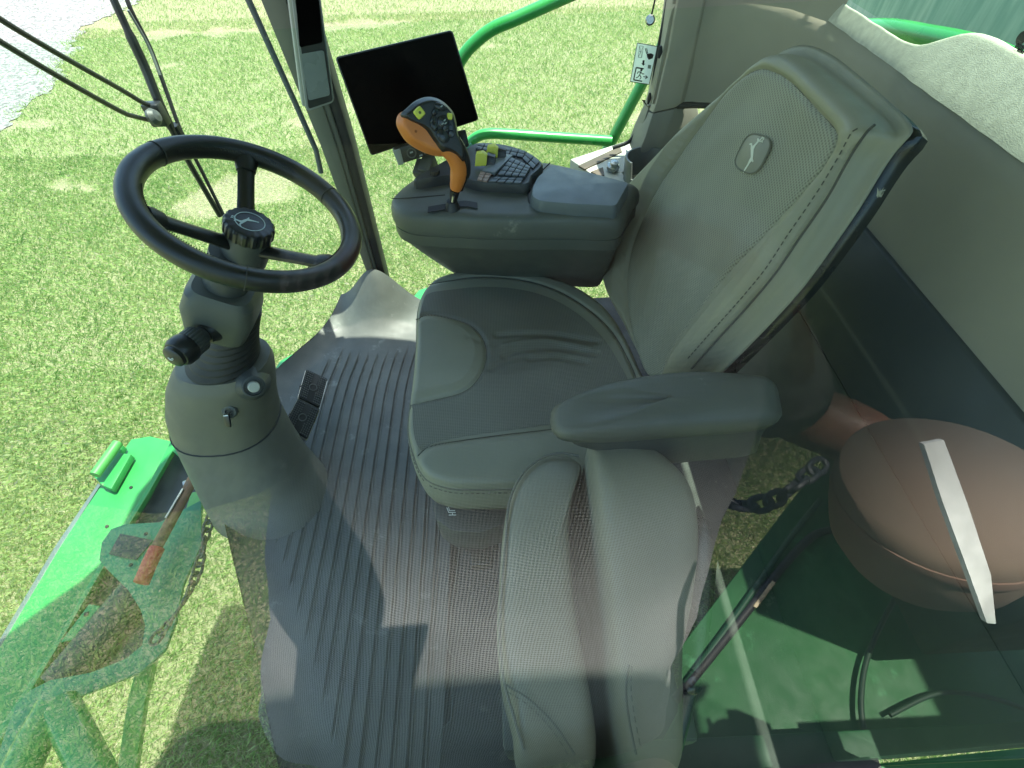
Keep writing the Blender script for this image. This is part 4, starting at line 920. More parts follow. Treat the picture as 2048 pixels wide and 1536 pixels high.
mb = MB(); mb.add(*tube(smooth([W(1100, 326, z=.755), W(1072, 354, z=.752), W(1058, 383, z=.750), W(1058, 404, z=.7485), W(1068, 422, z=.735), W(1090, 436, z=.722), W(1150, 439, z=.722), W(1240, 442, z=.722)], 6), .0016, 6)); mb.build('lid_gap', RUB, con)
# lever gate
gp = smooth([W(x, y, z=TOPZ+.0005) for x, y in [(856, 420), (880, 416), (905, 412), (930, 408), (955, 412)]], 6)
mb = MB(); L0 = [p+np.array([0, .011, 0]) for p in gp]+[p+np.array([0, -.011, 0]) for p in gp[::-1]]; mb.add(*slab(L0, (0, 0, .0015))); mb.build('lever_gate', BLKI, con)
# lever
YL = .965
def WL(x, y, o=0): return W(x, y, y=YL+o)
lev = empty('control_lever', W(905, 412, z=TOPZ), 'orange and black multifunction drive lever with yellow keys rising from the console', 'control lever')
mb = MB(); mb.add(*tube([W(905, 414, z=.748), WL(907, 398), WL(910, 380)], [.009, .008, .011], 16)); mb.add(*lathe(W(905, 414, z=.749), (0, 0, 1), [(0, -.004), (.018, -.004), (.011, .014), (0, .014)], 20)); mb.build('lever_shaft', PL_BLK, lev)
mb = MB(); mb.add(*tube([WL(905, 404, -.012), WL(907, 392, -.012)], .003, 8)); mb.build('shaft_pin', STEEL, lev)
mb = MB(); gpx = smooth([WL(911, 378), WL(916, 355), WL(917, 335), WL(910, 315), WL(900, 302), WL(888, 292)], 6)
mb.add(*tube(gpx, [.0115, .0125, .0135, .014, .0145, .0155, .016, .016, .0165, .017]+[.0165]*(len(gpx)-10), 20, ry=1.0)); mb.build('grip', ORANGE, lev)
sp = smooth([WL(919, 378, .006), WL(929, 350, .006), WL(930, 325, .006), WL(922, 300, .004), WL(910, 280, .0)], 6); mb = MB(); mb.add(*tube(sp, [.008]*6+[.011]*(len(sp)-6), 16)); mb.build('grip_spine', PL_BLK, lev)
ho = WL(862, 250, -.01); hn = norm(C0-ho+np.array([.35, -.1, .15])); hu = norm(np.cross([0, 0, 1.], hn)); fh = Fr(ho, hu, np.cross(hn, hu))
ho_o = [fh.px(x, y) for x, y in [(809, 229), (805, 246), (812, 262), (826, 280), (850, 294), (872, 303), (890, 306), (905, 300), (915, 290), (905, 262), (880, 240), (845, 222), (825, 222)]]
mb = MB(); mb.add(*pillow(Fr(fh.o-fh.n*.006, fh.u, fh.v), smooth(ho_o, 5, True), .035, .010, None, K=20, n=80)); mb.build('head_shell', ORANGE, lev, sharp=60)
hb = [fh.px(x, y) for x, y in [(811, 230), (824, 217), (843, 203), (866, 198), (888, 206), (906, 225), (912, 244), (917, 270), (928, 300), (928, 318), (914, 306), (898, 299), (884, 296), (872, 279), (858, 259), (842, 248), (826, 241)]]
fh2 = Fr(fh.o+fh.n*.004, fh.u, fh.v)
mb = MB(); mb.add(*pillow(fh2, smooth([fh2.px(*p) for p in [(811, 230), (824, 217), (843, 203), (866, 198), (888, 206), (906, 225), (912, 244), (917, 270), (928, 300), (928, 318), (914, 306), (898, 299), (884, 296), (872, 279), (858, 259), (842, 248), (826, 241)]], 5, True), .03, .006, None, K=24, n=100)); mb.build('head_face', mat('lever_black', (.014, .015, .015), .38, var=.1), lev, sharp=60)
def button(px, py, rx, ry, m, name, rot=0, h=.005, pw=2.5):
    c = fh2.px(px, py); u2 = fh2.u*math.cos(rot)+fh2.v*math.sin(rot); v2 = -fh2.u*math.sin(rot)+fh2.v*math.cos(rot); p = fh2.p(*c, -.001)
    mb = MB(); mb.add(*loft([ell(p, rx, ry, 24, pw, u2, v2), ell(p+fh2.n*h*.7, rx, ry, 24, pw, u2, v2), ell(p+fh2.n*h, rx*.8, ry*.8, 24, pw, u2, v2)])); return mb.build(name, m, lev, sharp=50)
button(838, 226, .0085, .0085, YEL, 'yellow_key', .5, .008, 5); button(899, 233, .0048, .0055, YEL, 'yellow_key', -.3, .006, 5)
LB = mat('button_black', (.02, .022, .024), .22)
for px, py, rx, ry, ro in [(880, 214, .011, .006, -.5), (870, 223, .008, .005, .6), (866, 239, .008, .005, .9), (868, 252, .006, .009, .3), (886, 243, .011, .010, 0), (892, 256, .007, .006, 0), (886, 272, .010, .013, .5), (901, 256, .005, .005, 0), (902, 268, .006, .006, 0)]:
    button(px, py, rx, ry, LB, 'thumb_button', ro)
for px, py in [(882, 213), (888, 241), (890, 247), (884, 248)]:
    button(px, py, .0028, .0012, mat('icon_grey', (.3, .33, .32), .4), 'button_icon', .4, .0065, 3)
button(838, 226, .003, .003, mat('key_ink', (.10, .11, .03), .5), 'key_icon', 0, .0086, 2)
mb = MB(); c = fh.px(833, 262); mb.add(*lathe(fh.p(*c, -.0065), fh.n, [(0, 0), (.0024, 0), (.0024, .0015), (0, .0015)], 14)); mb.build('screw_hole', mat('rust_hole', (.3, .08, .01), .6), lev)

# monitor
mon = empty('touch_monitor', W(850, 330, y=1.2), 'large black tablet-like monitor standing behind the orange lever', 'monitor')
m0 = W(742, 312, y=1.17); m1 = W(958, 240, y=1.24); m3 = W(670, 115, y=1.20)
fm = Fr(m0, m1-m0, m3-m0)
if np.dot(fm.n, C0-m0) < 0: fm = Fr(m0, fm.v, fm.u)
Q = [fm.px(x, y) for x, y in [(742, 312), (958, 240), (905, 60), (670, 115)]]
mb = MB(); mb.add(*fslab(fm, rrect(Q, .008), .008)); mb.build('monitor_frame', PL_BLK, mon, bevel=.001)
qc = sum(np.array(q) for q in Q)/4
mb = MB(); mb.add(*fslab(fm, rrect([qc+(np.array(q)-qc)*.975 for q in Q], .006), .0008, .0012)); mb.build('monitor_glass', SCREEN, mon)
mb = MB(); mb.add(*fslab(fm, rrect([qc+(np.array(q)-qc)*.8 for q in Q], .01), .02, -.008)); mb.build('monitor_back', PL_DK, mon, bevel=.003)
bz = Fr(W(800, 312, y=1.14), W(910, 272, y=1.17)-W(800, 312, y=1.14), m3-m0)
if np.dot(bz.n, C0-m0) < 0: bz = Fr(bz.o, bz.v, bz.u)
CB = [bz.px(x, y) for x, y in [(797, 330), (922, 290), (914, 258), (786, 300)]]
mb = MB(); mb.add(*fslab(bz, rrect(CB, .006), .022)); mb.build('control_bar', PL_BLK, mon, bevel=.002)
mb = MB(); mb.add(*fslab(bz, rrect([bz.px(x, y) for x, y in [(797, 331), (808, 328), (800, 297), (785, 301)]], .003), .026, .002)); mb.build('bar_end', mat('bar_end', (.30, .31, .26), .5), mon, bevel=.002)
mb = MB(); mb.add(*tube([bz.p(*(bz.px(823, 306)+.010*np.array([math.cos(t), math.sin(t)])), .001) for t in np.linspace(0, 2*PI, 24, endpoint=False)], .0015, 6, closed=True)); mb.build('bar_dial', PL_GRY, mon)
for px, py in [(836, 296), (842, 312), (852, 306), (846, 292), (823, 306)]:
    mb = MB(); mb.add(*fslab(bz, [bz.px(px-3, py+1), bz.px(px+3, py-1), bz.px(px+2.5, py-4), bz.px(px-3.5, py-2)], .0006, .0012)); mb.build('bar_icon', MATS['icon_grey'], mon)
mb = MB(); mb.add(*bar(W(862, 318, y=1.17), W(850, 350, y=1.13), .03, .035)); mb.add(*bar(W(848, 322, y=1.165), W(838, 352, y=1.13), .03, .02)); mb.build('monitor_stand', PL_DK, mon, bevel=.003)
mb = MB(); mb.add(*bar(W(918, 262, y=1.22), W(926, 296, y=1.2), .03, .02)); mb.build('side_knob', PL_BLK, mon, bevel=.004)

# ================================================================ PASSENGER SEAT (folded up, seen from above)
ps = empty('passenger_seat', (.12, .2, 0), 'folded olive instructor seat close to the side window, cushion tipped up', 'seat')
LEAP = mat('leather_pale', (.175, .17, .125), .5, bump=.4, bscale=1000, var=.06, bump2=.2, b2scale=40)
def standing(pts, z0, z1, m, name, par, bulge=.012, top_r=.055, n=140):
    O = resample(smooth(pts, 6, True), n); c = O.mean(0); rings = []
    for k, z in [(1.0, z0), (1.02, z0+(z1-z0)*.3), (1.02, z0+(z1-z0)*.6), (1.0, z1-top_r), (.97, z1-top_r*.6), (.90, z1-top_r*.32), (.75, z1-top_r*.12), (.5, z1-.002), (.03, z1+.002)]:
        rings.append([np.array([c[0]+(p[0]-c[0])*k, c[1]+(p[1]-c[1])*(k if k < 1 else 1), z]) for p in O])
    mb = MB(); mb.add(*loft(rings)); return mb.build(name, m, par, sharp=70)
z1 = .60
L1 = [W(x, y, z=z1-.03) for x, y in [(1165, 925), (1130, 905), (1085, 906), (1045, 935), (1018, 990), (1004, 1060), (998, 1150), (992, 1250), (1000, 1360), (1022, 1450), (1040, 1548), (1110, 1552), (1180, 1550), (1196, 1480), (1172, 1330), (1150, 1200), (1140, 1050), (1150, 970)]]
L1 = [p[:2] for p in L1]
standing(L1, .28, z1, LEAP, 'cushion', ps)
z2 = .66
L2 = [W(x, y, z=z2-.03)[:2] for x, y in [(1176, 890), (1195, 862), (1230, 852), (1275, 868), (1330, 905), (1380, 960), (1400, 1050), (1392, 1180), (1370, 1300), (1370, 1420), (1360, 1550), (1275, 1552), (1240, 1460), (1222, 1340), (1212, 1200), (1192, 1040)]]
standing(L2, .30, z2, LEAP, 'backrest', ps)
def zl(pxs, z): return smooth([W(x, y, z=z) for x, y in pxs], 6)
mb = MB(); mb.add(*tube(zl([(1158, 912), (1120, 906), (1080, 918), (1045, 948), (1020, 1000), (1012, 1080), (1004, 1180), (1000, 1270), (1008, 1360), (1030, 1440), (1048, 1500)], z1-.012), .0022, 6)); mb.build('piping', MATS['piping'], ps)
mb = MB(); mb.add(*tube(zl([(1012, 1370), (1060, 1400), (1110, 1450), (1150, 1510)], z1+.003), .0014, 6)); mb.build('seam', MATS['piping'], ps)
dashes(zl([(1016, 1384), (1058, 1412), (1104, 1460), (1138, 1512)], z1+.003), .006, .004, .0008).build('stitching', STITCHL, ps)
mb = MB(); mb.add(*tube(zl([(1258, 1330), (1252, 1380), (1258, 1440), (1272, 1510)], z2+.002), .0016, 6)); mb.build('seam', MATS['piping'], ps)
dashes(zl([(1264, 1332), (1262, 1380), (1270, 1440), (1284, 1510)], z2+.002), .006, .004, .0008).build('stitching', STITCHL, ps)
mb = MB(); mb.add(*slab([(-.03, .05, .30), (.30, .05, .30), (.30, .42, .30), (-.03, .42, .30)], (0, 0, -.29))); mb.build('seat_pedestal', MATS['box_plastic'], ps, bevel=.01)
mb = MB(); mb.add(*slab([W(x, y, z=.5) for x, y in [(1400, 1000), (1440, 1100), (1420, 1300), (1370, 1500), (1340, 1530), (1330, 1200)]], (0, 0, -.25))); mb.build('seat_shell', MATS['shell_black'], ps, bevel=.01)
mb = MB(); mb.add(*lathe(W(1383, 1366, z=.52), (.2, -.6, .8), [(0, -.02), (.014, -.02), (.016, 0), (.013, .007), (.006, .010), (0, .0105)], 24)); mb.build('seat_knob', mat('knob_black', (.02, .022, .03), .12), ps)

# ================================================================ STICKERS, CORD
stk = empty('exit_sticker', W(1288, 128, y=1.5), 'white emergency exit sticker with hammer and running figure on the side window', 'sticker')
YS = 1.535
s0 = W(1262, 162, y=YS); s1 = W(1300, 168, y=YS); s2 = W(1274, 86, y=YS)
fs = Fr(s0, s1-s0, s2-s0)
if np.dot(fs.n, C0-s0) < 0: raise Exception('sticker')
STW = bpy.data.materials.new('sticker_white'); STW.use_nodes = True; MATS['sticker_white'] = STW
_n = STW.node_tree.nodes; _t = _n.new('ShaderNodeBsdfTranslucent'); _t.inputs[0].default_value = (.8, .85, .8, 1); _m = _n.new('ShaderNodeMixShader'); _m.inputs[0].default_value = .75
_n['Principled BSDF'].inputs['Base Color'].default_value = (.7, .75, .7, 1); STW.node_tree.links.new(_n['Principled BSDF'].outputs[0], _m.inputs[1]); STW.node_tree.links.new(_t.outputs[0], _m.inputs[2]); STW.node_tree.links.new(_m.outputs[0], _n['Material Output'].inputs[0])
def SP(x, y): return fs.px(x, y)
def spoly(pts, c, name, m, par=stk): mb = MB(); mb.add(*fslab(fs, [SP(*p) for p in pts], .0008, c)); return mb.build(name, m, par)
def sline(segs, wpx, c, name, m):
    mb = MB()
    for L in segs:
        P = [fs.p(*SP(*p), c) for p in L]
        for a, b in zip(P[:-1], P[1:]): mb.add(*bar(a, b, wpx*.00165, .0006, up=fs.n))
    return mb.build(name, m, stk)
spoly([(1260, 163), (1298, 169), (1315, 92), (1274, 85)], .0005, 'sticker_face', STW)
sline([[(1260.5, 162.5), (1298, 168.5), (1314.5, 92.5), (1274.5, 85.5), (1260.5, 162.5)]], .9, .0018, 'sticker_border', BLKI)
sline([[(1279, 91), (1286.5, 92), (1283, 115), (1276, 114), (1279, 91)], [(1279, 91), (1283, 115)], [(1286.5, 92), (1276, 114)], [(1278, 102), (1285, 104)]], .6, .0022, 'window_icon', mat('icon_mid', (.2, .24, .2), .6))
sline([[(1290, 96), (1293, 107)], [(1293, 96), (1295, 106)]], 1.2, .0022, 'hammer_handle', BLKI)
spoly([(1293, 107), (1302, 106), (1307, 109), (1305, 116), (1297, 119), (1294, 114)], .0024, 'hammer_head', BLKI)
spoly([(1285, 120), (1289, 120), (1288, 127), (1290, 127), (1286, 131), (1282.5, 126), (1284.5, 126)], .0024, 'arrow_down', BLKI)
spoly([(1296, 129), (1302, 130), (1301, 137), (1295, 136)], .0024, 'small_icon', MATS['icon_mid'])
sline([[(1287, 137), (1272, 134.5), (1267, 159), (1284, 162)]], 2.0, .0022, 'door_icon', BLKI)
sline([[(1282, 142), (1279, 149), (1282, 154), (1279, 158)], [(1279, 149), (1275, 154), (1271.5, 155)], [(1282, 143.5), (1276, 143), (1274, 147)], [(1281.5, 144), (1285, 147.5), (1288, 147)], [(1281, 143), (1279, 149)]], 1.3, .0024, 'running_figure', BLKI)
mb = MB(); mb.add(*lathe(fs.p(*SP(1282.5, 139.5), .0016), fs.n, [(0, 0), (.0032, 0), (.0032, .001), (0, .001)], 14)); mb.build('figure_head', BLKI, stk)
sline([[(1286, 152.5), (1294, 154)], [(1291, 150.5), (1295, 154), (1290, 157)]], 1.1, .0024, 'arrow_right', BLKI)
cord = empty('pull_cord', W(1303, -20, y=1.45), 'short black cord ending in a steel ring, hanging by the side window', 'cord')
mb = MB(); mb.add(*tube([W(1314, -60, y=1.42), W(1310, 0, y=1.42), W(1303, 30, y=1.42)], .0022, 8)); mb.build('cord_strand', RUB, cord)
mb = MB(); mb.add(*lathe(W(1300.5, 40, y=1.42), norm(C0-W(1300, 40, y=1.42)), [(0, 0), (.0105, 0), (.0115, .004), (.008, .007), (.0045, .007), (.004, .001), (0, .001)], 24)); mb.build('cord_ring', STEEL, cord)
gd = Fr(W(800, 612, y=1.52), W(840, 606, y=1.52)-W(800, 612, y=1.52), (0, 0, 1)); dec = empty('window_decal', W(820, 600, y=1.52), 'tiny black deer badge and text line printed low on the side glass', 'decal')
mb = MB(); mb.add(*fslab(gd, rrect([gd.px(x, y) for x, y in [(815, 599), (824, 599), (824, 590), (815, 590)]], .002), .0005)); mb.build('decal_badge', BLKI, dec)
mb = MB(); mb.add(*fslab(gd, [gd.px(x, y) for x, y in [(804, 605), (832, 604), (832, 602.5), (804, 603.5)]], .0005)); mb.build('decal_text', BLKI, dec)
gr = Fr((.79, .60, 1.04), (0, -1, 0), (0, 0, 1)); dec2 = empty('window_decal', W(2040, 85, x=.80), 'small dark round badge with two text lines at the rear window edge', 'decal')
for px, py, s in [(2044, 76, 8)]:
    p = W(px, py, x=.797); mb = MB(); mb.add(*lathe(p, (-1, 0, 0), [(0, 0), (.009, 0), (.009, .0006), (0, .0006)], 20)); mb.build('decal_badge', BLKI, dec2)
for (xa, ya), (xb, yb), th in [((2032, 90), (2048, 98), .007), ((2035, 99), (2048, 106), .004)]:
    mb = MB(); A_ = W(xa, ya, x=.785); B_ = W(xb, yb, x=.785); n_ = 6
    for q in range(n_): mb.add(*bar(lerp(A_, B_, (q+.1)/n_), lerp(A_, B_, (q+.8)/n_), .0006, th, up=(0, 0, 1)))
    tag(mb.build('decal_text', BLKI, dec2), kind=None)

# ================================================================ OUTSIDE
def pipe(name, px, r, y, m, par, closed=False, n=6):
    mb = MB(); mb.add(*tube(smooth([W(a, b, y=y) for a, b in px], n), r, 16)); return mb.build(name, m, par)
hr = empty('handrail', W(1225, 285, y=1.95), 'bright green tubular handrail beyond the right side window', 'handrail')
pipe('rail_tube', [(900, 160), (925, 114), (950, 85), (985, 58), (1040, 34), (1120, -2), (1180, -28)], .0205, 1.95, GREEN, hr)
pipe('rail_tube', [(915, 305), (932, 292), (950, 276), (972, 268), (1010, 268), (1100, 274), (1222, 282)], .0195, 1.95, GREEN, hr)
pipe('rail_tube', [(1350, 40), (1320, 100), (1285, 165), (1240, 250), (1222, 285), (1196, 330)], .0205, 1.97, GREEN, hr)
pipe('rail_sleeve', [(912, 312), (932, 296), (946, 286)], .0235, 1.95, mat('sleeve_teal', (.06, .22, .15), .4), hr)
stp = empty('side_platform', W(815, 620, z=-.25), 'small green platform corner showing beyond the corner post by the seat', 'platform')
def zs(px, z, t, name, m, par, bevel=.002, hide=None):
    mb = MB(); mb.add(*slab([W(x, y, z=z) for x, y in px], (0, 0, -t))); return mb.build(name, m, par, bevel=bevel)
zs([(795, 632), (838, 580), (900, 560), (900, 700), (800, 660)], -.2, .02, 'platform_plate', GREEN, stp)
st2 = empty('front_step', W(580, 730, z=-.3), 'green perforated step plate poking out ahead of the floor mat', 'step')
zs([(535, 790), (545, 745), (560, 722), (590, 705), (612, 702), (640, 720), (560, 800)], -.18, .012, 'step_plate', GREEN, st2)
for i, (x, y, a) in enumerate([(553, 738, 5), (560, 747, 4), (575, 727, 7), (588, 716, 4), (598, 712, 4), (553, 752, 4)]):
    zs([(x-a, y), (x-a*.3, y-a*.6), (x+a, y-a*.3), (x+a*.4, y+a*.6), (x-a*.4, y+a*.6)], -.176, .002, 'step_hole', mat('hole_shade', (.10, .12, .05), .8), st2, bevel=0)
# wiper
wp = empty('windshield_wiper', W(330, 230, x=-1.02), 'black windshield wiper with twin link rods outside the front glass', 'wiper')
XW = -1.02
def wt(name, px, r, m=None, x=XW, ry=None): mb = MB(); mb.add(*tube(smooth([W(a, b, x=x) for a, b in px], 4), r, 10, ry=ry)); return mb.build(name, m or PL_BLK, wp)
wt('link_rod', [(-60, -8), (0, 38), (120, 110), (240, 178), (285, 205), (305, 212)], .0065)
wt('link_rod', [(-60, 45), (0, 83), (120, 155), (240, 222), (270, 233), (298, 240)], .0065)
wt('wiper_arm', [(215, -30), (232, 10), (262, 75), (290, 135), (318, 205), (345, 262), (375, 320), (440, 432)], [.010]*8+[.013]*12+[.009]*9, x=XW)
wt('wiper_blade', [(245, -30), (262, 20), (300, 95), (330, 175), (362, 262), (400, 335), (452, 440)], .006, RUB, x=XW+.01)
wt('blade_strip', [(256, 20), (296, 90), (320, 150)], .0035, mat('strip_grey', (.2, .22, .2), .4), x=XW+.016)
mb = MB(); mb.add(*bar(W(300, 205, x=XW), W(325, 250, x=XW), .05, .035)); mb.build('pivot_block', PL_BLK, wp, bevel=.006)
mb = MB(); mb.add(*lathe(W(303, 236, x=XW+.01), (1, 0, .3), [(0, 0), (.022, 0), (.024, .01), (.016, .022), (0, .026)], 20)); mb.build('pivot_cap', PL_DK, wp)
wt('blade_clip', [(346, 250), (362, 275)], .016)

# front deck of the machine, lower left
dk = empty('front_deck', W(200, 1100, z=-.3), 'worn green deck beam with rusty edge and black sheet ahead of the cab floor', 'deck')
zs([(262, 878), (300, 872), (342, 882), (290, 985), (205, 1120), (105, 1300), (-40, 1530), (-120, 1450), (0, 1292), (118, 1095), (200, 968)], -.30, .05, 'deck_beam', GREEN_W, dk, .004)
zs([(346, 866), (372, 864), (388, 940), (345, 902), (297, 985), (215, 1120), (112, 1298), (-30, 1530), (-44, 1520), (100, 1302), (205, 1118), (290, 983), (340, 884)], -.285, .02, 'beam_flange', GREEN, dk)
zs([(196, 966), (203, 972), (118, 1098), (0, 1296), (-30, 1340), (-40, 1330), (-8, 1290), (110, 1092)], -.30, .05, 'edge_seal', mat('seal_grey', (.09, .12, .12), .5), dk)
zs([(346, 896), (392, 950), (400, 1000), (330, 1180), (310, 1290), (180, 1360), (60, 1500), (-20, 1540), (105, 1305), (205, 1125), (297, 990)], -.34, .03, 'deck_sheet', BLKP, dk)
mb = MB(); mb.add(*tube([W(300, 1150, z=-.30), W(120, 1370, z=-.30)], .055, 24)); mb.build('roller_tube', BLKP, dk)
zs([(203, 970), (186, 952), (234, 886), (246, 890), (238, 905), (262, 908), (222, 978)], -.26, .03, 'deck_bracket', GREEN_W, dk, .004)
mb = MB(); mb.add(*tube([W(190, 950, z=-.22), W(236, 886, z=-.22)], .018, 12)); mb.build('bracket_tube', mat('bracket_green', (.06, .27, .06), .5, dirt=(.3, .2, .1), dirt_amt=.0, dscale=20), dk)
zs([(178, 1208), (200, 1212), (196, 1225), (185, 1236), (190, 1246), (172, 1262), (160, 1280), (150, 1278), (120, 1285)], -.28, .01, 'latch_plate', GREEN, dk)
zs([(168, 1225), (178, 1222), (176, 1230), (166, 1233)], -.277, .002, 'latch_hole', BLKI, dk)
gp_ = [(402, 1000), (345, 1030), (320, 1044), (250, 1048), (222, 1058), (203, 1085), (198, 1120), (215, 1140), (256, 1180), (280, 1218), (290, 1250), (284, 1290), (250, 1318), (180, 1345), (100, 1360), (60, 1380), (30, 1412), (8, 1470), (-40, 1620), (60, 1620), (70, 1480), (100, 1410), (180, 1385), (280, 1345), (330, 1300), (352, 1240), (366, 1170), (402, 1090)]
zs(gp_, -.20, .012, 'gusset_plate', mat('green_dark_paint', (.025, .20, .08), .4, var=.1), dk)
zs([(217, 1108), (240, 1067), (306, 1080), (272, 1120), (240, 1114)], -.196, .002, 'gusset_window', BLKP, dk)
for x, y in [(262, 975), (214, 1053), (292, 1068), (262, 1130)]:
    p = W(x, y, z=-.19 if y > 1060 else -.298); mb = MB(); mb.add(*lathe(p, (0, 0, 1), [(0, 0), (.006, 0), (.006, .002), (0, .002)], 12)); mb.build('bolt_hole', BLKI, dk)
def zt(name, px, r, z, m, par, n=5): mb = MB(); mb.add(*tube(smooth([W(a, b, z=z) for a, b in px], n), r, 16)); return mb.build(name, m, par)
zt('deck_pipe', [(20, 1600), (60, 1500), (112, 1405)], .04, -.12, GREEN, dk); zt('deck_pipe', [(118, 1410), (150, 1470), (215, 1600)], .04, -.12, GREEN, dk)
zs([(382, 985), (412, 980), (372, 1110), (330, 1230), (290, 1400), (262, 1600), (225, 1600), (255, 1400), (300, 1230), (345, 1100)], -.26, .02, 'deck_rail', mat('rail_lime', (.12, .36, .08), .45, dirt=(.25, .3, .12), dirt_amt=0), dk)
hl = empty('latch_lever', W(330, 1060, z=-.12), 'rusty latch lever with a faded red grip above the green deck', 'lever')
zt('lever_rod', [(402, 925), (372, 985), (340, 1045), (310, 1100)], .016, -.12, RUST, hl)
zt('lever_grip', [(314, 1096), (300, 1125), (286, 1158), (282, 1166)], .021, -.12, REDG, hl)
zt('lever_clevis', [(368, 968), (390, 962), (412, 966)], .010, -.12, STEEL, hl)
mb = MB(); mb.add(*tube([W(366, 978, z=-.10), W(332, 1036, z=-.10)], .004, 8)); mb.build('lever_spring', STEEL, hl)
def chain(name, pts, label, r=.0042, L=.034, m=None):
    P = np.array(smooth(pts, 10)); d = np.r_[0, np.cumsum(np.linalg.norm(np.diff(P, axis=0), axis=1))]; f = lambda s: np.array([np.interp(s, d, P[:, k]) for k in range(3)])
    mb = MB(); t = 0; i = 0
    while t < d[-1]:
        c = f(t); T = norm(f(min(t+.005, d[-1]))-f(max(t-.005, 0))); u = norm(np.cross(T, [0.3, 1, .2])); v = np.cross(T, u)
        w_ = norm(u*math.cos(i*.9)+v*math.sin(i*.9)) if i % 2 else norm(-u*math.sin(i*.9)+v*math.cos(i*.9))
        mb.add(*tube([c+T*(L*.5)*math.copysign(abs(math.cos(a))**.8, math.cos(a))+w_*(L*.30)*math.copysign(abs(math.sin(a))**.8, math.sin(a)) for a in np.linspace(0, 2*PI, 14, endpoint=False)], r, 7, closed=True)); t += L*.72; i += 1
    return tag(mb.build(name, m or mat('chain_black', (.03, .035, .045), .45, var=.2), None), label, 'chain')
chain('safety_chain', [W(x, y, z=.0) for x, y in [(436, 960), (425, 1010), (412, 1070), (392, 1150), (360, 1215), (300, 1292)]], 'dark chain hanging beside the steering column over the green deck')
# things behind the photographer, seen in the side window's reflection
chain('safety_chain', [VW(x, y, z=.45) for x, y in [(1380, 930), (1425, 975), (1450, 1000), (1490, 1012), (1540, 1002), (1580, 980), (1640, 930)]], 'black safety chain mirrored in the glass right of the grey shirt', r=.006, L=.044)
sd_ = empty('side_shield', VW(1600, 1200, z=-.3), 'dark green side shield of the machine mirrored in the lower right glass', 'machine panel')
def vs(px, z, t, name, m, bevel=.002): mb = MB(); mb.add(*slab([VW(x, y, z=z) for x, y in px], (0, 0, -t))); return mb.build(name, m, sd_, bevel=bevel)
mb = MB(); mb.add(*slab([(1.02, -.20, -.1), (1.02, -1.35, -.1), (1.02, -1.35, 1.25), (1.02, -.20, 1.25)], (.4, 0, 0))); mb.build('grass_blocker', mat('blocker_dark', (.02, .035, .025), .6, var=.2), sd_, bevel=.01)  # dark slab added behind the camera to block reflected grass
GD = mat('green_deep', (.008, .10, .02), .6, var=.15, coat=0, dirt=(.05, .25, .09), dirt_amt=0, dscale=4)
vs([(1362, 1420), (1365, 1290), (1620, 955), (1700, 900), (2300, 900), (2500, 1536), (1300, 1536)], -.25, .04, 'shield_panel', GD)
def vt(name, px, r, z, m): mb = MB(); mb.add(*tube(smooth([VW(a, b, z=z) for a, b in px], 6), r, 12)); return mb.build(name, m, sd_)
vt('shield_seal', [(1350, 1400), (1440, 1290), (1500, 1215), (1560, 1140), (1610, 1085), (1650, 1062), (1720, 1060)], .012, -.235, RUB)
vt('shield_seal', [(1370, 1370), (1480, 1220), (1570, 1090), (1640, 1000)], .009, -.235, mat('seal_green', (.01, .06, .025), .5))
vs([(1506, 1212), (1545, 1160), (1552, 1166), (1514, 1216)], -.22, .01, 'warning_label', mat('label_tan', (.45, .36, .2), .5, var=.3, vscale=40))
vt('hydraulic_hose', [(1760, 1640), (1735, 1500), (1722, 1400), (1740, 1300), (1800, 1180), (1860, 1100)], .007, -.22, mat('hose_dark', (.006, .03, .012), .6))
vt('hydraulic_hose', [(1780, 1430), (1850, 1395), (1900, 1385), (1980, 1395), (2080, 1430), (2300, 1520)], .006, -.22, MATS['hose_dark'])
streak_o = empty('sun_streak', VW(1920, 1060, y=.14), 'added pale strip imitating a streak of sunlight, mirrored across the tan cap', 'sun_streak')  # white strip added in place of a streak of sunlight
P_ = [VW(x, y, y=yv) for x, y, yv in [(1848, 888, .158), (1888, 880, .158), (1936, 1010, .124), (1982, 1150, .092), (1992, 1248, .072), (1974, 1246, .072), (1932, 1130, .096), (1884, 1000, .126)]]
mb = MB(); mb.add(*loft([[P_[0], P_[1], P_[1]-np.array([0, .003, .003]), P_[0]-np.array([0, .003, .003])], [P_[7], P_[2], P_[2]-np.array([0, .003, .003]), P_[7]-np.array([0, .003, .003])], [P_[6], P_[3], P_[3]-np.array([0, .003, .003]), P_[6]-np.array([0, .003, .003])], [P_[5], P_[4], P_[4]-np.array([0, .003, .003]), P_[5]-np.array([0, .003, .003])]])); mb.build('sun_streak_strip', mat('sun_streak_white', (.85, .85, .80), .8, var=.15, vscale=60), streak_o)
deck2 = tag(zs([(0, 0)]*3, 0, 0, 'x', GREEN, None) if False else build('boarding_platform', *slab([(-.60, -.08, -.50), (.50, -.08, -.50), (.50, -.48, -.50), (-.60, -.48, -.50)], (0, 0, -.05)), mat('grate_green', (.02, .05, .03), .6, var=.2), None, bevel=.005), 'green boarding platform under the photographer, outside the side window', 'platform')

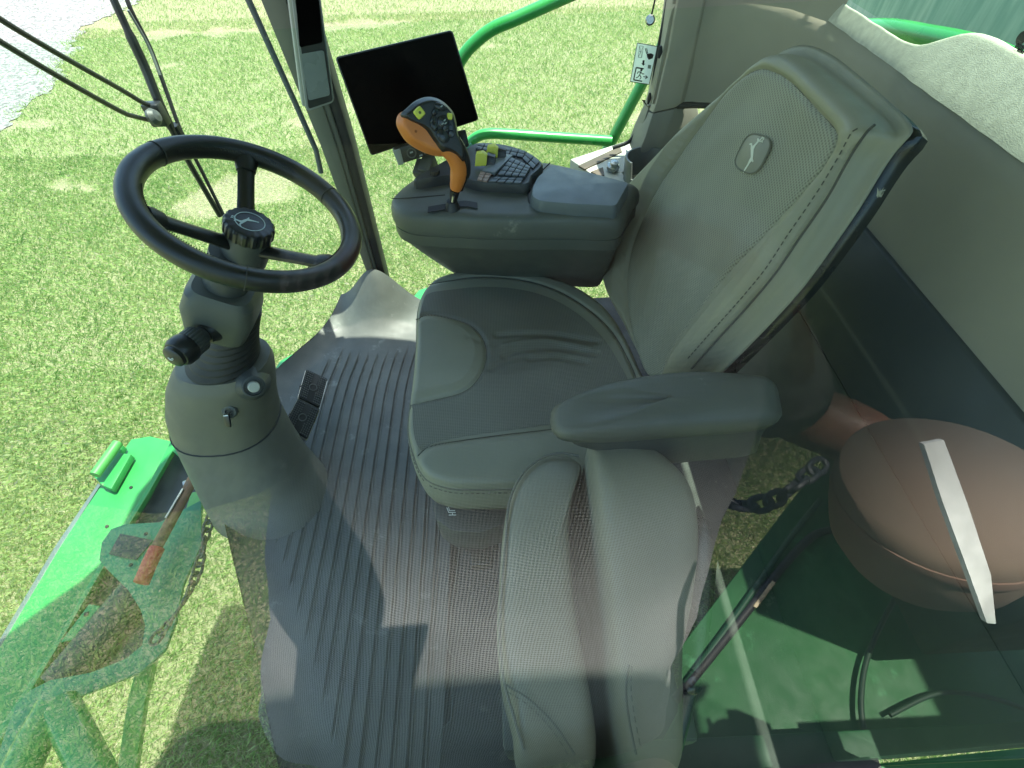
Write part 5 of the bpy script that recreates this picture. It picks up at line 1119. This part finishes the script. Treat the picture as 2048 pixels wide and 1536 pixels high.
# rear: engine bay behind the rear window
eng = empty('tank_wall', (1.6, .7, .5), 'streaked pale green tank wall seen through the rear window', 'machine wall')
def streak():
    m = bpy.data.materials.new('streaked'); m.use_nodes = True; t = m.node_tree; N = t.nodes; L = t.links; b = N['Principled BSDF']; b.inputs['Roughness'].default_value = .6
    tc = N.new('ShaderNodeTexCoord'); mp = N.new('ShaderNodeMapping'); mp.inputs['Scale'].default_value = (30, 45, 5); L.new(tc.outputs['Object'], mp.inputs['Vector'])
    n = N.new('ShaderNodeTexNoise'); n.inputs['Scale'].default_value = 1; n.inputs['Detail'].default_value = 6; L.new(mp.outputs[0], n.inputs['Vector'])
    cr = N.new('ShaderNodeValToRGB'); cr.color_ramp.elements[0].position = .38; cr.color_ramp.elements[0].color = (.24, .36, .30, 1); cr.color_ramp.elements[1].position = .72; cr.color_ramp.elements[1].color = (.42, .50, .42, 1)
    L.new(n.outputs['Fac'], cr.inputs[0]); L.new(cr.outputs[0], b.inputs['Base Color']); return m
mb = MB(); mb.add(*box((1.62, 1.3, 1.15), (.06, 3.6, 1.9))); mb.build('tank_panel', streak(), eng, bevel=.01)
mb = MB(); mb.add(*tube(smooth([W(x, y, x=1.15) for x, y in [(1700, 60), (1775, 60), (1850, 74), (1925, 90), (1990, 112), (2060, 150), (2150, 210)]], 6), .028, 16)); pipe2 = mb.build('guard_tube', GREEN, eng)
mb = MB(); mb.add(*box((1.25, .8, .55), (.7, 1.6, .1))); mb.build('rear_deck', mat('deck_moss', (.10, .17, .07), .8, var=.3), eng)

# ================================================================ PHOTOGRAPHER (outside, seen as a reflection)
per = empty('person', (0, -.3, -.5), 'photographer in grey mesh shirt and jeans mirrored in the side glass, tan cap held low', 'person')
def skinmesh(name, nodes, edges, m, par, sub=2, root=0):
    me = bpy.data.meshes.new(name); off = np.array(parent_loc(par)); me.from_pydata([tuple(np.array(n[0])-off) for n in nodes], edges, []); o = bpy.data.objects.new(name, me); link(o, par)
    sk = o.modifiers.new('skin', 'SKIN'); sk.use_smooth_shade = True
    for i, n in enumerate(nodes):
        r = n[1] if hasattr(n[1], '__len__') else (n[1], n[1]); me.skin_vertices[0].data[i].radius = r
    me.skin_vertices[0].data[root].use_root = True
    sb = o.modifiers.new('sub', 'SUBSURF'); sb.levels = sub; sb.render_levels = sub
    bpy.context.view_layer.update(); dg = bpy.context.evaluated_depsgraph_get(); m2 = bpy.data.meshes.new_from_object(o.evaluated_get(dg))
    o.modifiers.clear(); o.data = m2; m2.materials.clear(); m2.materials.append(m)
    for p in m2.polygons: p.use_smooth = True
    return o
cap_c = VW(1850, 1055, y=.215)
hand = VW(1800, 905, y=.36); elbow = VW(1575, 815, y=.45)
nodes = [((-.02, -.24, .36), (.16, .12)), ((-.02, -.25, .60), (.15, .11)), ((.0, -.30, .88), (.16, .11)), ((.02, -.33, 1.06), (.07, .06)), ((.03, -.31, 1.14), (.055, .055)), ((.03, -.29, 1.24), (.075, .085)), ((.03, -.29, 1.36), (.05, .06)),
    ((-.18, -.31, 1.02), .055), ((-.30, -.30, .92), .045), ((-.16, -.14, 1.14), .036), ((-.06, -.045, 1.27), .026),
    ((.22, -.33, 1.02), .055), (tuple(elbow), .055), (tuple(hand*.75+elbow*.25), .050), (tuple(hand), .040),
    ((-.16, -.24, .15), (.085, .085)), ((-.34, -.18, -.10), .06), ((-.48, -.20, -.42), .042), ((-.48, -.12, -.46), .035),
    ((.10, -.26, .15), (.085, .085)), ((.11, -.27, -.10), .06), ((.11, -.30, -.42), .042), ((.11, -.20, -.46), .035)]
edges = [(0, 1), (1, 2), (2, 3), (3, 4), (4, 5), (5, 6), (3, 7), (7, 8), (8, 9), (9, 10), (3, 11), (11, 12), (12, 13), (13, 14), (0, 15), (15, 16), (16, 17), (17, 18), (0, 19), (19, 20), (20, 21), (21, 22)]
# fingers: the raised hand round the phone, the low hand closed on the cap
def finger(base, dirv, curl, L, r):
    p = np.array(base, float); d = norm(dirv); i0 = len(nodes); prev = None; out = []
    for k, l in enumerate((.42, .32, .26)):
        p = p+d*L*l; nodes.append((tuple(p), (r*(1-.12*k),)*2)); out.append(len(nodes)-1); d = norm(d+np.array(curl)*.55)
    return out
for root_, bdir, side_, curl in [(10, (.0, .05, 1), (1, .0, .0), (.1, .6, .0)), (14, norm(cap_c-hand), (0, .3, 1), (0.2, .5, -.2))]:
    base = np.array(nodes[root_][0])
    for j, (L_f, o_) in enumerate([(.072, -.030), (.080, -.010), (.076, .010), (.062, .029)]):
        b_ = base+np.array(norm(bdir))*.045+np.array(norm(side_))*o_; nodes.append((tuple(b_), (.010, .010))); ib = len(nodes)-1; edges.append((root_, ib))
        f_ = finger(b_, bdir, curl, L_f, .0088); edges.append((ib, f_[0])); edges += [(f_[0], f_[1]), (f_[1], f_[2])]
    b_ = base+np.array(norm(side_))*-.035+np.array(norm(bdir))*.01; nodes.append((tuple(b_), (.012, .012))); ib = len(nodes)-1; edges.append((root_, ib)); f_ = finger(b_, np.array(norm(bdir))*.8-np.array(norm(side_))*.5, curl, .06, .010); edges.append((ib, f_[0])); edges += [(f_[0], f_[1])]; edges.append((f_[1], f_[2]))
body = skinmesh('body', nodes, edges, SKIN, per)
# shirt: hanging cloth with folds
def shirt_ring(c, rx, ry, z, n=72, seed=0):
    pw = 3.2 if z < .45 else (2.6 if z < .7 else 2)
    out = []
    for k in range(n):
        a = 2*PI*k/n; f = 1+.055*noise.noise(Vector((math.cos(a)*2.2, math.sin(a)*2.2, z*3.1)))+.03*math.sin(a*7+z*9)*max(0, .9-z)
        sg = lambda v: math.copysign(abs(v)**(2/pw), v)
        out.append(np.array([c[0]+rx*f*sg(math.cos(a)), c[1]+ry*f*sg(math.sin(a)), z+.012*math.sin(a*3)]))
    return out
rs_ = []
for z, cx, cy, rx, ry in [(.14, -.10, -.155, .385, .150), (.30, -.09, -.165, .365, .16), (.40, -.08, -.18, .330, .168), (.52, -.06, -.20, .31, .178), (.62, -.04, -.225, .285, .182), (.72, -.03, -.25, .275, .178), (.82, -.01, -.28, .258, .168), (.92, .0, -.305, .255, .155), (1.0, .01, -.32, .235, .135), (1.06, .02, -.33, .16, .10), (1.09, .025, -.33, .085, .08), (1.11, .027, -.325, .07, .07)]:
    rs_.append(shirt_ring((cx, cy), rx, ry, z))
rs2 = []
for a, b in zip(rs_[:-1], rs_[1:]):
    for t in (0, .25, .5, .75): rs2.append([lerp(p, q, t)+np.array([0, .004*noise.noise(Vector(tuple((lerp(p, q, t)*14)))), 0])*2 for p, q in zip(a, b)])
rs2.append(rs_[-1])
SHIRT = weave('shirt_mesh', (.44, .43, .42), (.15, .146, .142), 2*PI/.0046, u=(.8, .0, .6), v=(.55, .0, -.83), rough=.9, bump=.8, hole=.1, wob=.006)
mb = MB(); mb.add(*loft(rs2, False, False))
sh_ = mb.build('shirt', SHIRT, per, sharp=180)
mb = MB(); mb.add(*tube(smooth([(-.17, -.32, 1.03), (-.25, -.31, .97), (-.31, -.29, .92), (-.17, -.15, 1.13), (-.08, -.07, 1.24)], 4), [.085]*4+[.075]*4+[.055]*4+[.05]*4+[.045], 24)); mb.build('sleeve', SHIRT, per, sharp=180)
mb = MB(); mb.add(*tube(smooth([(.17, -.34, 1.02), (.26, -.38, .92), tuple(elbow*.7+np.array([.26, -.38, .92])*.3)], 4), [.085]*4+[.075]*5, 24)); mb.build('sleeve', SHIRT, per, sharp=180)
jn = [((-.02, -.24, .40), (.19, .15)), ((-.02, -.25, .26), (.19, .15)), ((-.24, -.20, .12), .13), ((-.38, -.16, -.10), .115), ((-.49, -.19, -.40), .085), ((.11, -.26, .10), .11), ((.12, -.27, -.12), .085), ((.12, -.30, -.40), .075)]
skinmesh('jeans', jn, [(0, 1), (1, 2), (2, 3), (3, 4), (1, 5), (5, 6), (6, 7)], JEANS, per)
for x in (-.49, .12):
    mb = MB(); mb.add(*loft([ell((x, -.24, -.498), .05, .13, 28, 2.4), ell((x, -.24, -.46), .05, .13, 28, 2.4), ell((x, -.26, -.43), .045, .09, 28, 2.2), ell((x, -.29, -.38), .045, .05, 28, 2)])); mb.build('boot', mat('boot_leather', (.10, .06, .03), .6), per)
hu_ = np.array([.03, -.30, 1.33])
mb = MB(); mb.add(*lathe(hu_+np.array([0, -.02, -.045]), (0, -.15, 1), [(.088, -.02), (.096, .02), (.090, .06), (.06, .095), (.0, .108)], 32)); mb.build('hair', mat('hair_brown', (.06, .04, .025), .8, bump=.6), per)
phn = Fr((.055, -.006, H-.004), (1, 0, 0), (0, .775, .631))
mb = MB(); vd = R @ Vector((0, 0, -1)); vd = np.array(vd); mb.add(*box(np.array([0, 0, H])-vd*.010+np.array([-.055, -.0233, -.019]), (.150, .072, .008), np.stack([np.array([1, 0, 0]), np.array([0, .776, .631]), -vd], 1))); tag(mb.build('phone', PL_BLK, None, bevel=.002), 'black phone in the raised hand of the photographer, above the window view', 'phone')
# cap held low
cp_ = empty('cap', cap_c, 'tan brimmed cap held low, mirrored in the glass at the right edge', 'cap')
rgs = []
axc = norm(np.array([.15, .25, -1.0]))
mb = MB(); mb.add(*lathe(cap_c-axc*.05, axc, [(.098, -.03), (.100, 0), (.099, .03), (.092, .065), (.075, .095), (.045, .116), (.0, .124)], 48)); mb.build('crown', CAPM, cp_, sharp=180)
mb = MB(); mb.add(*lathe(cap_c-axc*.05, axc, [(.1015, -.002), (.1025, .004), (.1015, .010)], 48)); mb.build('cap_band', mat('cap_band', (.20, .12, .085), .9), cp_)
